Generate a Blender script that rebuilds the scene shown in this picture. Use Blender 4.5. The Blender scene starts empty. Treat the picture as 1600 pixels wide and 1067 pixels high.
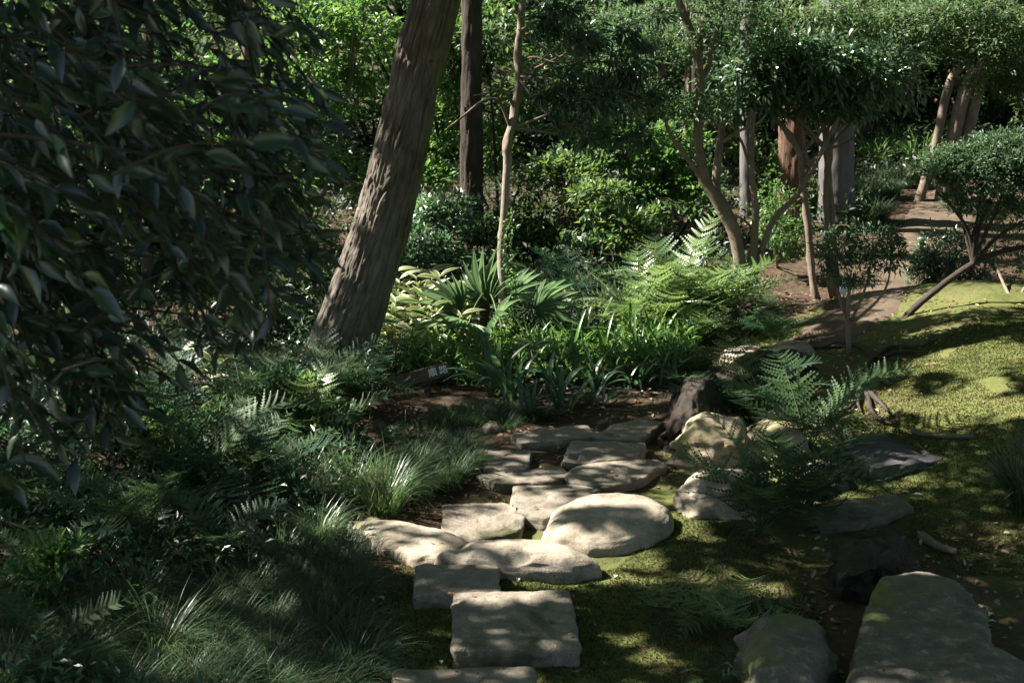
import bpy, math, random
import numpy as np
from mathutils import Vector, Matrix, noise as mnoise

random.seed(7)
rng = np.random.default_rng(11)
SC = bpy.context.scene
COL = SC.collection
R = math.radians

# ------------------------------------------------------------------ camera
CAM_H, PITCH, LENS = 3.0, R(14.0), 50.0
FPX = 1600 * LENS / 36.0
cam_d = bpy.data.cameras.new('camera')
cam = bpy.data.objects.new('camera', cam_d); COL.objects.link(cam)
cam.location = (0, 0, CAM_H); cam.rotation_euler = (math.pi/2 - PITCH, 0, 0)
cam_d.lens = LENS; cam_d.sensor_width = 36.0; cam_d.clip_end = 1000; cam_d.clip_start = 0.05
cam_d.dof.use_dof = True; cam_d.dof.focus_distance = 9.0; cam_d.dof.aperture_fstop = 7.1
SC.camera = cam
# ------------------------------------------------------------------ sky, sun, exposure
SUN_EL, SUN_AZ = R(44), R(278)            # azimuth clockwise from +Y: from the side and a little behind
SUN = np.array([math.sin(SUN_AZ)*math.cos(SUN_EL), math.cos(SUN_AZ)*math.cos(SUN_EL), math.sin(SUN_EL)])
W = bpy.data.worlds.new('World'); SC.world = W; W.use_nodes = True
nt = W.node_tree; bg = nt.nodes['Background']
sky = nt.nodes.new('ShaderNodeTexSky'); sky.sky_type = 'NISHITA'; sky.sun_disc = False
sky.sun_elevation = SUN_EL; sky.sun_rotation = SUN_AZ
nt.links.new(sky.outputs[0], bg.inputs[0]); bg.inputs[1].default_value = 0.05
sl = bpy.data.lights.new('sun', 'SUN'); sl.energy = 5.0; sl.angle = R(0.53); sl.color = (1.0, 0.935, 0.84)
so = bpy.data.objects.new('sun', sl); COL.objects.link(so)
so.rotation_euler = Vector(SUN).to_track_quat('Z', 'Y').to_euler()
vs = SC.view_settings; vs.view_transform = 'Standard'; vs.look = 'None'; vs.gamma = 1; vs.use_curve_mapping = False
vs.exposure = 2.25
cy = SC.cycles; cy.max_bounces = 6; cy.diffuse_bounces = 3; cy.glossy_bounces = 2; cy.transmission_bounces = 3
cy.use_denoising = True; cy.sample_clamp_indirect = 4.0; cy.caustics_reflective = False; cy.caustics_refractive = False

# ------------------------------------------------------------------ numeric helpers
def ss(a, b, x):
    t = np.clip((np.asarray(x, float) - a) / (b - a), 0, 1); return t*t*(3 - 2*t)
def _h(ix, iy, iz, seed):
    n = (ix*374761393 + iy*668265263 + iz*2147483647 + seed*144665) & 0xffffffff
    n = ((n ^ (n >> 13)) * 1274126177) & 0xffffffff
    return ((n ^ (n >> 16)) & 0xffff) / 65535.0
def vnoise(p, seed=0):
    p = np.asarray(p, float); i = np.floor(p).astype(np.int64); f = p - i; f = f*f*(3 - 2*f)
    o = 0
    for dx in (0, 1):
        for dy in (0, 1):
            for dz in (0, 1):
                w = (f[..., 0] if dx else 1-f[..., 0])*(f[..., 1] if dy else 1-f[..., 1])*(f[..., 2] if dz else 1-f[..., 2])
                o = o + w*_h(i[..., 0]+dx, i[..., 1]+dy, i[..., 2]+dz, seed)
    return o
def fbm(p, seed=0, octv=3):
    o, a, t = 0, 1.0, 0
    p = np.asarray(p, float)
    for k in range(octv):
        o = o + a*vnoise(p*(2**k), seed+k*17); t += a; a *= .5
    return o/t
def xyz(x, y, z=0.0):
    x, y = np.broadcast_arrays(np.asarray(x, float), np.asarray(y, float)); return np.stack([x, y, np.full_like(x, z)], -1)
def hgt(x, y):
    x = np.asarray(x, float); y = np.asarray(y, float)
    m = .46*ss(1.5, 4.3, x)*ss(6.2, 9.5, y)*(1 - ss(12.2, 14.2, y))
    far = .055*np.clip(y-14, 0, 60)
    lf = .16*ss(1.2, 3.0, -x)*(1 - ss(8.5, 11, y))
    return m + far + lf + .07*(fbm(xyz(x*.9, y*.9), 3) - .5) + .05*(fbm(xyz(x*4, y*4), 5) - .5)
cp, sp = math.cos(PITCH), math.sin(PITCH)
def ray(u, v):
    a, b = (u-800)/FPX, (533.5-v)/FPX
    return np.array([a, cp + b*sp, -sp + b*cp])
def at(u, v, Y):
    d = ray(u, v); return np.array([0, 0, CAM_H]) + d*(Y/d[1])
TS = np.concatenate([np.arange(2, 24, .05), np.arange(24, 80, .3)])
def gnd(u, v, dz=0.0):
    d = ray(u, v); P = np.array([0, 0, CAM_H]) + d*TS[:, None]; k = np.nonzero(P[:, 2] < hgt(P[:, 0], P[:, 1]))[0]
    i = k[0] if len(k) else len(TS)-1; t = np.linspace(TS[i-1], TS[i], 20); P = np.array([0, 0, CAM_H]) + d*t[:, None]
    j = np.argmax(P[:, 2] < hgt(P[:, 0], P[:, 1])); p = P[j].copy(); p[2] = hgt(p[0], p[1]); return p
def px(p):
    q = np.asarray(p, float) - np.array([0, 0, CAM_H]); z = q[..., 1]*cp - q[..., 2]*sp; up = q[..., 1]*sp + q[..., 2]*cp
    return 800 + FPX*q[..., 0]/z, 533.5 - FPX*up/z
def unit(v):
    v = np.asarray(v, float); return v/np.maximum(np.linalg.norm(v, axis=-1, keepdims=True), 1e-9)
def inpoly(u, v, poly):
    u = np.asarray(u); v = np.asarray(v); c = np.zeros(u.shape, bool); n = len(poly)
    for i in range(n):
        (x1, y1), (x2, y2) = poly[i], poly[i-1]
        if y1 == y2: continue
        c ^= ((y1 > v) != (y2 > v)) & (u < (x2-x1)*(v-y1)/(y2-y1) + x1)
    return c

# ------------------------------------------------------------------ mesh / object helpers
def mk(name, V, F, mat, smooth=True, attrs=None):
    """V (n,3); F: array (m,3|4) or list of such arrays"""
    Fs = F if isinstance(F, list) else [F]
    Fs = [np.asarray(f, np.int32) for f in Fs if len(f)]
    V = np.asarray(V, np.float32)
    me = bpy.data.meshes.new(name); me.vertices.add(len(V)); me.vertices.foreach_set('co', V.ravel())
    idx = np.concatenate([f.ravel() for f in Fs]); tot = np.concatenate([np.full(len(f), f.shape[1], np.int32) for f in Fs])
    st = np.concatenate([[0], np.cumsum(tot)[:-1]]).astype(np.int32)
    me.loops.add(len(idx)); me.loops.foreach_set('vertex_index', idx)
    me.polygons.add(len(tot)); me.polygons.foreach_set('loop_start', st); me.polygons.foreach_set('loop_total', tot)
    me.polygons.foreach_set('use_smooth', np.full(len(tot), smooth, bool))
    for k, (a, dat) in (attrs or {}).items():
        at_ = me.attributes.new(k, a, 'POINT'); at_.data.foreach_set('value' if a == 'FLOAT' else 'vector', np.asarray(dat, np.float32).ravel())
    me.update(calc_edges=True); me.materials.append(mat); return me
MW = {}
def link(name, data, parent=None, M=None, world=True):
    """world=True: the data is in world coordinates (M extra); else M is local to the parent."""
    o = bpy.data.objects.new(name, data); COL.objects.link(o)
    M = M or Matrix.Identity(4)
    if parent is not None:
        o.parent = parent
        pm = MW[parent.name]
        if world: o.matrix_parent_inverse = pm.inverted(); MW[o.name] = M
        else: MW[o.name] = pm @ M
    else: MW[o.name] = M
    o.matrix_basis = M
    return o
def tag(o, label, cat, group=None):
    o['label'] = label; o['category'] = cat; o['kind'] = 'thing'
    if group: o['group'] = group
    return o
def thing(name, label, cat, loc, group=None, rz=0):
    M = Matrix.Translation(Vector(loc)) @ Matrix.Rotation(rz, 4, 'Z')
    return tag(link(name, None, None, M), label, cat, group)
def join(parts):
    """parts: list of (V, F, attr) -> merged"""
    Vs, Fs, As, n = [], [], [], 0
    for V, F, A in parts:
        Vs.append(V); Fs.append(np.asarray(F) + n); As.append(A); n += len(V)
    return np.concatenate(Vs), np.concatenate(Fs), np.concatenate(As)
def spline(pts, n):
    P = np.asarray(pts, float); m = len(P)
    if m == 2:
        t = np.linspace(0, 1, n)[:, None]; return P[0]*(1-t) + P[1]*t
    Q = np.vstack([2*P[0]-P[1], P, 2*P[-1]-P[-2]])
    t = np.linspace(0, m-1-1e-6, n); i = t.astype(int); f = (t-i)[:, None]
    a, b, c, d = Q[i], Q[i+1], Q[i+2], Q[i+3]
    return .5*((2*b) + (c-a)*f + (2*a-5*b+4*c-d)*f**2 + (3*b-a-3*c+d)*f**3)
def tube(pts, rad, sides=9, n=None, rough=.08, seed=0, fiss=0.0, freq=6.0, knob=0.0):
    """curved tapering tube; returns V, F (quads), bark coordinate"""
    pts = np.asarray(pts, float); rad = np.asarray(rad, float)
    L = np.linalg.norm(np.diff(pts, axis=0), axis=1).sum()
    n = n or max(6, int(len(pts)*4))
    C = spline(pts, n); r = np.interp(np.linspace(0, 1, n), np.linspace(0, 1, len(rad)), rad)
    T = unit(np.gradient(C, axis=0)); s = np.concatenate([[0], np.cumsum(np.linalg.norm(np.diff(C, axis=0), axis=1))])
    ref = np.array([0, 1., 0]) if abs(T[0][1]) < .9 else np.array([1., 0, 0])
    X = unit(np.cross(ref, T)); Y = np.cross(T, X)
    th = np.linspace(0, 2*np.pi, sides, endpoint=False)
    c, sn = np.cos(th), np.sin(th)
    rm = rad.mean()
    bc = np.stack([np.broadcast_to(c*rm, (n, sides)), np.broadcast_to(sn*rm, (n, sides)), np.broadcast_to(s[:, None], (n, sides))], -1)
    q = bc / max(rm, 1e-3); q[..., 2] *= .5
    rr = r[:, None]*(1 + rough*2*(fbm(q*1.3, seed) - .5))
    if knob: rr = rr*(1 + knob*np.clip(vnoise(q*.9, seed+5) - .62, 0, 1)*4)
    if fiss:
        w = bc*np.array([freq, freq, freq*.16]); w = w + .7*(np.stack([vnoise(w*.5+9, seed+2), vnoise(w*.5+31, seed+3), vnoise(w*.5+57, seed+4)], -1) - .5)
        g1 = np.exp(-((2*vnoise(w, seed+9) - 1)/.22)**2); g2 = np.exp(-((2*vnoise(w*2.3, seed+31) - 1)/.25)**2)
        rr = rr + fiss*(.5 - .95*g1 - .45*g2 + .5*(vnoise(w*np.array([3, 3, 6.]), seed+77) - .5))
    V = C[:, None] + rr[..., None]*(X[:, None]*c[None, :, None] + Y[:, None]*sn[None, :, None])
    k = np.arange(n-1)[:, None]*sides; j = np.arange(sides); j2 = (j+1) % sides
    F = np.stack([k+j, k+j2, k+sides+j2, k+sides+j], -1).reshape(-1, 4)
    V = np.vstack([V.reshape(-1, 3), C[-1:] + T[-1]*r[-1]*.5]); bc = np.vstack([bc.reshape(-1, 3), bc[-1, :1]])
    e = len(V)-1; b0 = (n-1)*sides
    F = np.vstack([F, np.stack([b0+j, b0+j2, np.full(sides, e), np.full(sides, e)], -1)[:, [0, 1, 2, 2]]]) if False else F
    cap = np.stack([b0+j, b0+j2, np.full(sides, e)], -1)
    return V, F, bc, cap
def tubes_mesh(name, specs, mat):
    """several branch tubes of ONE part joined into a mesh"""
    Vs, Fs, Cs, Bs, n = [], [], [], [], 0
    for sp_ in specs:
        V, F, b, c = tube(**sp_) if isinstance(sp_, dict) else sp_
        Vs.append(V); Fs.append(F+n); Cs.append(c+n); Bs.append(b); n += len(V)
    return mk(name, np.vstack(Vs), [np.vstack(Fs), np.vstack(Cs)], mat, True, {'bk': ('FLOAT_VECTOR', np.vstack(Bs))})

# leaf templates: x across, y along, z normal (unit length, unit width)
DIA = (np.array([[0, 0, 0], [-.5, .42, .10], [0, 1, -.06], [.5, .42, .10]]), np.array([[0, 2, 1], [0, 3, 2]]))
ELL = (np.array([[0, 0, 0], [-.42, .28, .10], [-.40, .62, .07], [0, 1, -.14], [.40, .62, .07], [.42, .28, .10], [0, .45, 0.0]]),
       np.array([[0, 6, 1], [1, 6, 2], [2, 6, 3], [0, 5, 6], [5, 4, 6], [4, 3, 6]]))
def lance(rows=7, droop=.22, fold=.16, wave=.0, peak=.4):
    t = np.linspace(0, 1, rows)
    w = np.where(t < peak, np.sin(np.pi/2*np.clip(t/peak, 0, 1))**.8, np.cos(np.pi/2*np.clip((t-peak)/(1-peak), 0, 1))**1.15)*.5
    w[0] = .03; w[-1] = .004
    z = .12*t - droop*t**2; wv = wave*np.sin(t*17)
    V = []
    for i in range(rows): V += [[-w[i], t[i], z[i]+fold*w[i]+wv[i]*w[i]], [0, t[i], z[i]], [w[i], t[i], z[i]+fold*w[i]-wv[i]*w[i]]]
    F = []
    for i in range(rows-1):
        a = 3*i; F += [[a, a+1, a+4, a+3], [a+1, a+2, a+5, a+4]]
    return np.array(V), np.array(F)
def leafset(P, D, N, L, Wd, tmpl, rnd=None):
    V0, F0 = tmpl; n = len(P)
    D = unit(D); X = unit(np.cross(D, N)); Z = np.cross(X, D)
    L = np.broadcast_to(L, (n,)); Wd = np.broadcast_to(Wd, (n,))
    V = P[:, None] + X[:, None]*(V0[None, :, :1]*Wd[:, None, None]) + D[:, None]*(V0[None, :, 1:2]*L[:, None, None]) + Z[:, None]*(V0[None, :, 2:]*L[:, None, None]*.8)
    F = (F0[None] + (np.arange(n)*len(V0))[:, None, None]).reshape(-1, F0.shape[1])
    rnd = rng.random(n) if rnd is None else rnd
    return V.reshape(-1, 3), F, np.repeat(rnd, len(V0))
def rdir(n):
    return unit(rng.normal(size=(n, 3)))

# ------------------------------------------------------------------ materials
def newmat(name):
    m = bpy.data.materials.new(name); m.use_nodes = True; t = m.node_tree
    for n in list(t.nodes): t.nodes.remove(n)
    out = t.nodes.new('ShaderNodeOutputMaterial')
    def N(tp, **kw):
        n = t.nodes.new('ShaderNode'+tp)
        for k, v in kw.items(): setattr(n, k, v)
        return n
    def Lk(a, b): t.links.new(a, b)
    return m, N, Lk, out
def ramp(N, stops):
    r = N('ValToRGB'); e = r.color_ramp.elements
    while len(e) < len(stops): e.new(.5)
    for k, (p, c) in enumerate(stops): e[k].position = p; e[k].color = (*c, 1)
    return r
def leafmat(name, cols, rough=.38, trans=.32, tcol=None, spec=.5, margin=None, tvein=False):
    m, N, Lk, out = newmat(name)
    a = N('Attribute', attribute_name='rnd'); oi = N('ObjectInfo')
    ad = N('Math', operation='ADD'); Lk(a.outputs['Fac'], ad.inputs[0]); Lk(oi.outputs['Random'], ad.inputs[1])
    fr = N('Math', operation='FRACT'); Lk(ad.outputs[0], fr.inputs[0])
    k = len(cols); rp = ramp(N, [(i/(k-1), c) for i, c in enumerate(cols)]); Lk(fr.outputs[0], rp.inputs[0])
    col = rp.outputs[0]
    if margin:
        e = N('Attribute', attribute_name='edge'); gt = N('MapRange'); gt.inputs[1].default_value = .62; gt.inputs[2].default_value = .78
        Lk(e.outputs['Fac'], gt.inputs[0]); mx = N('Mix', data_type='RGBA'); Lk(gt.outputs[0], mx.inputs[0]); Lk(col, mx.inputs[6]); mx.inputs[7].default_value = (*margin, 1); col = mx.outputs[2]
    p = N('BsdfPrincipled'); p.inputs['Roughness'].default_value = rough; p.inputs['Specular IOR Level'].default_value = spec
    Lk(col, p.inputs['Base Color'])
    tr = N('BsdfTranslucent'); hs = N('HueSaturation'); hs.inputs['Hue'].default_value = .480; hs.inputs['Saturation'].default_value = 1.12; hs.inputs['Value'].default_value = 2.3
    Lk(col, hs.inputs['Color']); Lk(hs.outputs[0], tr.inputs[0])
    mx = N('MixShader'); mx.inputs[0].default_value = trans; Lk(p.outputs[0], mx.inputs[1]); Lk(tr.outputs[0], mx.inputs[2]); Lk(mx.outputs[0], out.inputs[0])
    return m
def barkmat(name, cols, scale=9.0, bump=.5, moss=None, zs=.22, rough=.9):
    m, N, Lk, out = newmat(name)
    a = N('Attribute', attribute_name='bk'); mp = N('Mapping'); mp.inputs['Scale'].default_value = (1, 1, zs); Lk(a.outputs['Vector'], mp.inputs[0])
    n1 = N('TexNoise'); n1.inputs['Scale'].default_value = scale*3; n1.inputs['Detail'].default_value = 6; n1.inputs['Roughness'].default_value = .65; Lk(mp.outputs[0], n1.inputs[0])
    n2 = N('TexNoise'); n2.inputs['Scale'].default_value = 3.2; n2.inputs['Detail'].default_value = 4; g = N('NewGeometry'); Lk(g.outputs['Position'], n2.inputs[0])
    mxn = N('Math', operation='MULTIPLY_ADD'); mxn.inputs[1].default_value = .55; Lk(n1.outputs[0], mxn.inputs[0])
    s2 = N('Math', operation='MULTIPLY'); s2.inputs[1].default_value = .45; Lk(n2.outputs[0], s2.inputs[0]); Lk(s2.outputs[0], mxn.inputs[2])
    rp = ramp(N, [(.30 + .4*i/(len(cols)-1), c) for i, c in enumerate(cols)]); Lk(mxn.outputs[0], rp.inputs[0]); col = rp.outputs[0]
    if moss:
        sx = N('SeparateXYZ'); Lk(g.outputs['Normal'], sx.inputs[0]); mr = N('MapRange'); mr.inputs[1].default_value = .55; mr.inputs[2].default_value = .95; Lk(sx.outputs[0], mr.inputs[0])
        mm = N('Math', operation='MULTIPLY'); Lk(mr.outputs[0], mm.inputs[0]); Lk(n2.outputs[0], mm.inputs[1]); m3 = N('Math', operation='MULTIPLY'); m3.inputs[1].default_value = 1.7; m3.use_clamp = True; Lk(mm.outputs[0], m3.inputs[0])
        mx = N('Mix', data_type='RGBA'); Lk(m3.outputs[0], mx.inputs[0]); Lk(col, mx.inputs[6]); mx.inputs[7].default_value = (*moss, 1); col = mx.outputs[2]
    p = N('BsdfPrincipled'); p.inputs['Roughness'].default_value = rough; p.inputs['Specular IOR Level'].default_value = .25; Lk(col, p.inputs['Base Color'])
    b = N('Bump'); b.inputs['Strength'].default_value = bump; b.inputs['Distance'].default_value = .02; Lk(n1.outputs[0], b.inputs['Height']); Lk(b.outputs[0], p.inputs['Normal'])
    Lk(p.outputs[0], out.inputs[0]); return m
def stonemat(name, cols, moss=None, mossamt=.5, bump=.45, scale=7, lichen=.0):
    m, N, Lk, out = newmat(name); g = N('NewGeometry')
    n1 = N('TexNoise'); n1.inputs['Scale'].default_value = scale; n1.inputs['Detail'].default_value = 9; n1.inputs['Roughness'].default_value = .68; Lk(g.outputs['Position'], n1.inputs[0])
    n2 = N('TexNoise'); n2.inputs['Scale'].default_value = 140; n2.inputs['Detail'].default_value = 3; Lk(g.outputs['Position'], n2.inputs[0])
    n3 = N('TexNoise'); n3.inputs['Scale'].default_value = 2.1; n3.inputs['Detail'].default_value = 5; n3.inputs['Distortion'].default_value = .6; Lk(g.outputs['Position'], n3.inputs[0])
    rp = ramp(N, [(.30 + .42*i/(len(cols)-1), c) for i, c in enumerate(cols)]); Lk(n1.outputs[0], rp.inputs[0])
    sp_ = N('MapRange'); sp_.inputs[1].default_value = .3; sp_.inputs[2].default_value = .7; sp_.inputs[3].default_value = .72; sp_.inputs[4].default_value = 1.18; Lk(n2.outputs[0], sp_.inputs[0])
    mu = N('Mix', data_type='RGBA', blend_type='MULTIPLY'); mu.inputs[0].default_value = 1; Lk(rp.outputs[0], mu.inputs[6]); Lk(sp_.outputs[0], mu.inputs[7]); col = mu.outputs[2]
    if lichen:
        n4 = N('TexNoise'); n4.inputs['Scale'].default_value = 16; n4.inputs['Detail'].default_value = 6; n4.inputs['Roughness'].default_value = .75; Lk(g.outputs['Position'], n4.inputs[0])
        l4 = N('MapRange'); l4.inputs[1].default_value = .54; l4.inputs[2].default_value = .64; l4.inputs[4].default_value = lichen; Lk(n4.outputs[0], l4.inputs[0])
        mx = N('Mix', data_type='RGBA'); Lk(l4.outputs[0], mx.inputs[0]); Lk(col, mx.inputs[6]); mx.inputs[7].default_value = (.42, .41, .36, 1); col = mx.outputs[2]
    if moss:
        mr = N('MapRange'); mr.inputs[1].default_value = .62 - .3*mossamt; mr.inputs[2].default_value = .70 - .2*mossamt; Lk(n3.outputs[0], mr.inputs[0])
        mx = N('Mix', data_type='RGBA'); Lk(mr.outputs[0], mx.inputs[0]); Lk(col, mx.inputs[6]); mx.inputs[7].default_value = (*moss, 1); col = mx.outputs[2]
    p = N('BsdfPrincipled'); p.inputs['Roughness'].default_value = .88; p.inputs['Specular IOR Level'].default_value = .3; Lk(col, p.inputs['Base Color'])
    ad = N('Math', operation='MULTIPLY_ADD'); ad.inputs[1].default_value = .25; Lk(n2.outputs[0], ad.inputs[0]); Lk(n1.outputs[0], ad.inputs[2])
    b = N('Bump'); b.inputs['Strength'].default_value = bump; b.inputs['Distance'].default_value = .025; Lk(ad.outputs[0], b.inputs['Height']); Lk(b.outputs[0], p.inputs['Normal'])
    Lk(p.outputs[0], out.inputs[0]); return m
def plainmat(name, col, rough=.6, var=.15, scale=30):
    m, N, Lk, out = newmat(name); g = N('TexCoord'); n = N('TexNoise'); n.inputs['Scale'].default_value = scale; n.inputs['Detail'].default_value = 4; Lk(g.outputs['Object'], n.inputs[0])
    rp = ramp(N, [(.3, tuple(c*(1-var) for c in col)), (.7, tuple(min(1, c*(1+var)) for c in col))]); Lk(n.outputs[0], rp.inputs[0])
    p = N('BsdfPrincipled'); p.inputs['Roughness'].default_value = rough; Lk(rp.outputs[0], p.inputs['Base Color']); Lk(p.outputs[0], out.inputs[0]); return m
def groundmat():
    m, N, Lk, out = newmat('ground_moss_and_soil'); g = N('NewGeometry'); P = g.outputs['Position']
    def nz(s, d=6, r=.6):
        n = N('TexNoise'); n.inputs['Scale'].default_value = s; n.inputs['Detail'].default_value = d; n.inputs['Roughness'].default_value = r; Lk(P, n.inputs[0]); return n.outputs[0]
    a, b, c = nz(1.7), nz(14, 8, .7), nz(90, 4)
    mo = ramp(N, [(.28, (.020, .026, .010)), (.40, (.048, .059, .018)), (.52, (.096, .108, .034)), (.62, (.125, .12, .048)), (.70, (.070, .052, .030))])
    mxa = N('Math', operation='MULTIPLY_ADD'); mxa.inputs[1].default_value = .5; Lk(a, mxa.inputs[0]); h = N('Math', operation='MULTIPLY'); h.inputs[1].default_value = .5; Lk(b, h.inputs[0]); Lk(h.outputs[0], mxa.inputs[2]); Lk(mxa.outputs[0], mo.inputs[0])
    so_ = ramp(N, [(.3, (.026, .018, .012)), (.5, (.058, .040, .026)), (.72, (.115, .080, .052))]); Lk(b, so_.inputs[0])
    s = N('Attribute', attribute_name='soil'); sm = N('Math', operation='ADD'); sb = N('MapRange'); sb.inputs[1].default_value = .3; sb.inputs[2].default_value = .7; sb.inputs[3].default_value = -.45; sb.inputs[4].default_value = .45; Lk(b, sb.inputs[0])
    Lk(s.outputs['Fac'], sm.inputs[0]); Lk(sb.outputs[0], sm.inputs[1]); st = N('MapRange'); st.inputs[1].default_value = .35; st.inputs[2].default_value = .65; Lk(sm.outputs[0], st.inputs[0])
    mx = N('Mix', data_type='RGBA'); Lk(st.outputs[0], mx.inputs[0]); Lk(mo.outputs[0], mx.inputs[6]); Lk(so_.outputs[0], mx.inputs[7])
    p = N('BsdfPrincipled'); p.inputs['Roughness'].default_value = .95; p.inputs['Specular IOR Level'].default_value = .15; Lk(mx.outputs[2], p.inputs['Base Color'])
    ad = N('Math', operation='MULTIPLY_ADD'); ad.inputs[1].default_value = .4; Lk(c, ad.inputs[0]); Lk(b, ad.inputs[2])
    bp = N('Bump'); bp.inputs['Strength'].default_value = .8; bp.inputs['Distance'].default_value = .03; Lk(ad.outputs[0], bp.inputs['Height']); Lk(bp.outputs[0], p.inputs['Normal']); Lk(p.outputs[0], out.inputs[0]); return m
def pathmat():
    m, N, Lk, out = newmat('trodden_earth'); g = N('NewGeometry'); n = N('TexNoise'); n.inputs['Scale'].default_value = 5; n.inputs['Detail'].default_value = 10; n.inputs['Roughness'].default_value = .7; Lk(g.outputs['Position'], n.inputs[0])
    rp = ramp(N, [(.3, (.042, .029, .018)), (.5, (.072, .050, .031)), (.7, (.11, .080, .051))]); Lk(n.outputs[0], rp.inputs[0])
    p = N('BsdfPrincipled'); p.inputs['Roughness'].default_value = .95; Lk(rp.outputs[0], p.inputs['Base Color']); b = N('Bump'); b.inputs['Strength'].default_value = .5; b.inputs['Distance'].default_value = .03; Lk(n.outputs[0], b.inputs['Height']); Lk(b.outputs[0], p.inputs['Normal']); Lk(p.outputs[0], out.inputs[0]); return m

M = dict(
 camellia=leafmat('glossy_dark_leaf', [(.007, .019, .014), (.011, .028, .020), (.018, .040, .022), (.036, .068, .022)], .31, .25, spec=.8),
 glossy=leafmat('glossy_broad_leaf', [(.026, .058, .032), (.042, .088, .042), (.066, .12, .048)], .32, .3, spec=.75),
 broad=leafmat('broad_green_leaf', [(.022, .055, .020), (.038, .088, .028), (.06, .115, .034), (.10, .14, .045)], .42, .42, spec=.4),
 bright=leafmat('sunlit_green_leaf', [(.036, .088, .026), (.060, .130, .034), (.095, .165, .05)], .42, .45, spec=.4),  # lighter copy for the lit shrubs: sunlight put into the leaf colour
 deep=leafmat('deep_shade_leaf', [(.016, .036, .014), (.028, .058, .018), (.042, .078, .022)], .48, .34, spec=.3),  # darker copy for the thicket: shade put into the leaf colour
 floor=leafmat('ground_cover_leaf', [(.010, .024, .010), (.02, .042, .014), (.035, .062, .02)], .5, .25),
 maple=leafmat('fine_maple_leaf', [(.030, .062, .028), (.045, .090, .036), (.07, .12, .04)], .5, .4),
 azalea=leafmat('azalea_leaf', [(.028, .060, .030), (.044, .085, .042), (.066, .11, .05)], .46, .25, spec=.35),
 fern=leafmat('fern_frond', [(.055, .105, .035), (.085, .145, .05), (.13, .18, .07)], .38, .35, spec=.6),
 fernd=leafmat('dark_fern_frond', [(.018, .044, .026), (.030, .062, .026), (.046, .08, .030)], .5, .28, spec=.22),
 mondo=leafmat('mondo_blade', [(.012, .032, .018), (.022, .052, .026), (.04, .08, .032), (.09, .10, .045)], .45, .22, spec=.22),
 grass=leafmat('grass_blade', [(.026, .062, .026), (.045, .092, .032), (.07, .12, .045), (.13, .15, .07)], .36, .3, spec=.55),
 strap=leafmat('strap_leaf', [(.042, .10, .028), (.066, .14, .036), (.10, .175, .05)], .32, .36, spec=.6),
 sasa=leafmat('bamboo_grass_leaf', [(.05, .10, .02), (.085, .14, .03), (.13, .17, .045)], .40, .35, margin=(.42, .40, .22)),
 palm=leafmat('palm_segment', [(.07, .13, .06), (.11, .175, .09)], .28, .32, spec=.9),
 stalk=leafmat('green_stalk', [(.06, .09, .03), (.09, .10, .04)], .5, .1),
 stalkb=leafmat('brown_stalk', [(.07, .05, .025), (.10, .075, .04)], .6, .0),
 litter=leafmat('dry_leaf', [(.10, .055, .03), (.17, .10, .055), (.24, .17, .10), (.30, .24, .17)], .7, .2),
 pale=leafmat('pale_dry_leaf', [(.50, .48, .42), (.62, .60, .54)], .6, .2),
 moss=leafmat('moss_tuft', [(.024, .036, .012), (.058, .074, .022), (.12, .128, .045)], .8, .25, spec=.1),
 oak=barkmat('fissured_grey_bark', [(.034, .029, .024), (.08, .068, .055), (.14, .12, .098), (.19, .167, .14)], 8, 1.0, moss=(.07, .12, .015)),
 redbark=barkmat('red_brown_bark', [(.035, .021, .015), (.085, .05, .034), (.17, .096, .064)], 9, .9, zs=.08),
 darkbark=barkmat('dark_bark', [(.018, .014, .012), (.04, .031, .025), (.075, .058, .047)], 8, .8),
 smooth=barkmat('smooth_grey_brown_bark', [(.085, .064, .048), (.15, .115, .088), (.22, .175, .14)], 6, .35, zs=.6),
 lightbark=barkmat('light_brown_bark', [(.12, .095, .072), (.20, .165, .13), (.27, .23, .185)], 6, .5, zs=.6),
 palebark=barkmat('pale_grey_bark', [(.06, .056, .055), (.10, .096, .094), (.145, .14, .135)], 5, .3, zs=.3),
 rot=barkmat('rotten_wood', [(.012, .010, .008), (.032, .026, .019), (.06, .05, .036)], 7, 1.0, zs=.4),
 slab=stonemat('weathered_slab', [(.12, .102, .080), (.19, .162, .128), (.25, .215, .172)], bump=.8, scale=9, lichen=.25, moss=(.06, .062, .03), mossamt=.16),
 boulder=stonemat('tan_boulder', [(.12, .098, .072), (.23, .195, .148), (.32, .275, .215), (.37, .325, .265)], bump=.55, scale=5, moss=(.12, .12, .055), mossamt=.2, lichen=.22),
 rock=stonemat('grey_rock', [(.062, .055, .045), (.105, .092, .075), (.155, .136, .11)], bump=.7, scale=8, moss=(.09, .10, .03), mossamt=.25, lichen=.2),
 mossrock=stonemat('moss_covered_rock', [(.25, .19, .12), (.38, .31, .22), (.45, .38, .28)], bump=1.0, scale=9, moss=(.13, .13, .05), mossamt=.42),
 darkrock=stonemat('dark_slate', [(.045, .045, .050), (.075, .072, .075), (.11, .105, .10)], bump=.6, scale=6),
 rotl=stonemat('crumbling_rotten_wood', [(.010, .008, .006), (.026, .020, .014), (.055, .042, .028)], bump=1.0, scale=13, moss=(.035, .045, .012), mossamt=.12),
 ground=groundmat(), path=pathmat(),
 board=plainmat('stained_wood', (.075, .05, .04), .7, .3, 40), white=plainmat('white_paint', (.72, .72, .74), .5, .05), post=plainmat('dark_post', (.06, .042, .032), .8, .3, 40),
)

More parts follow.
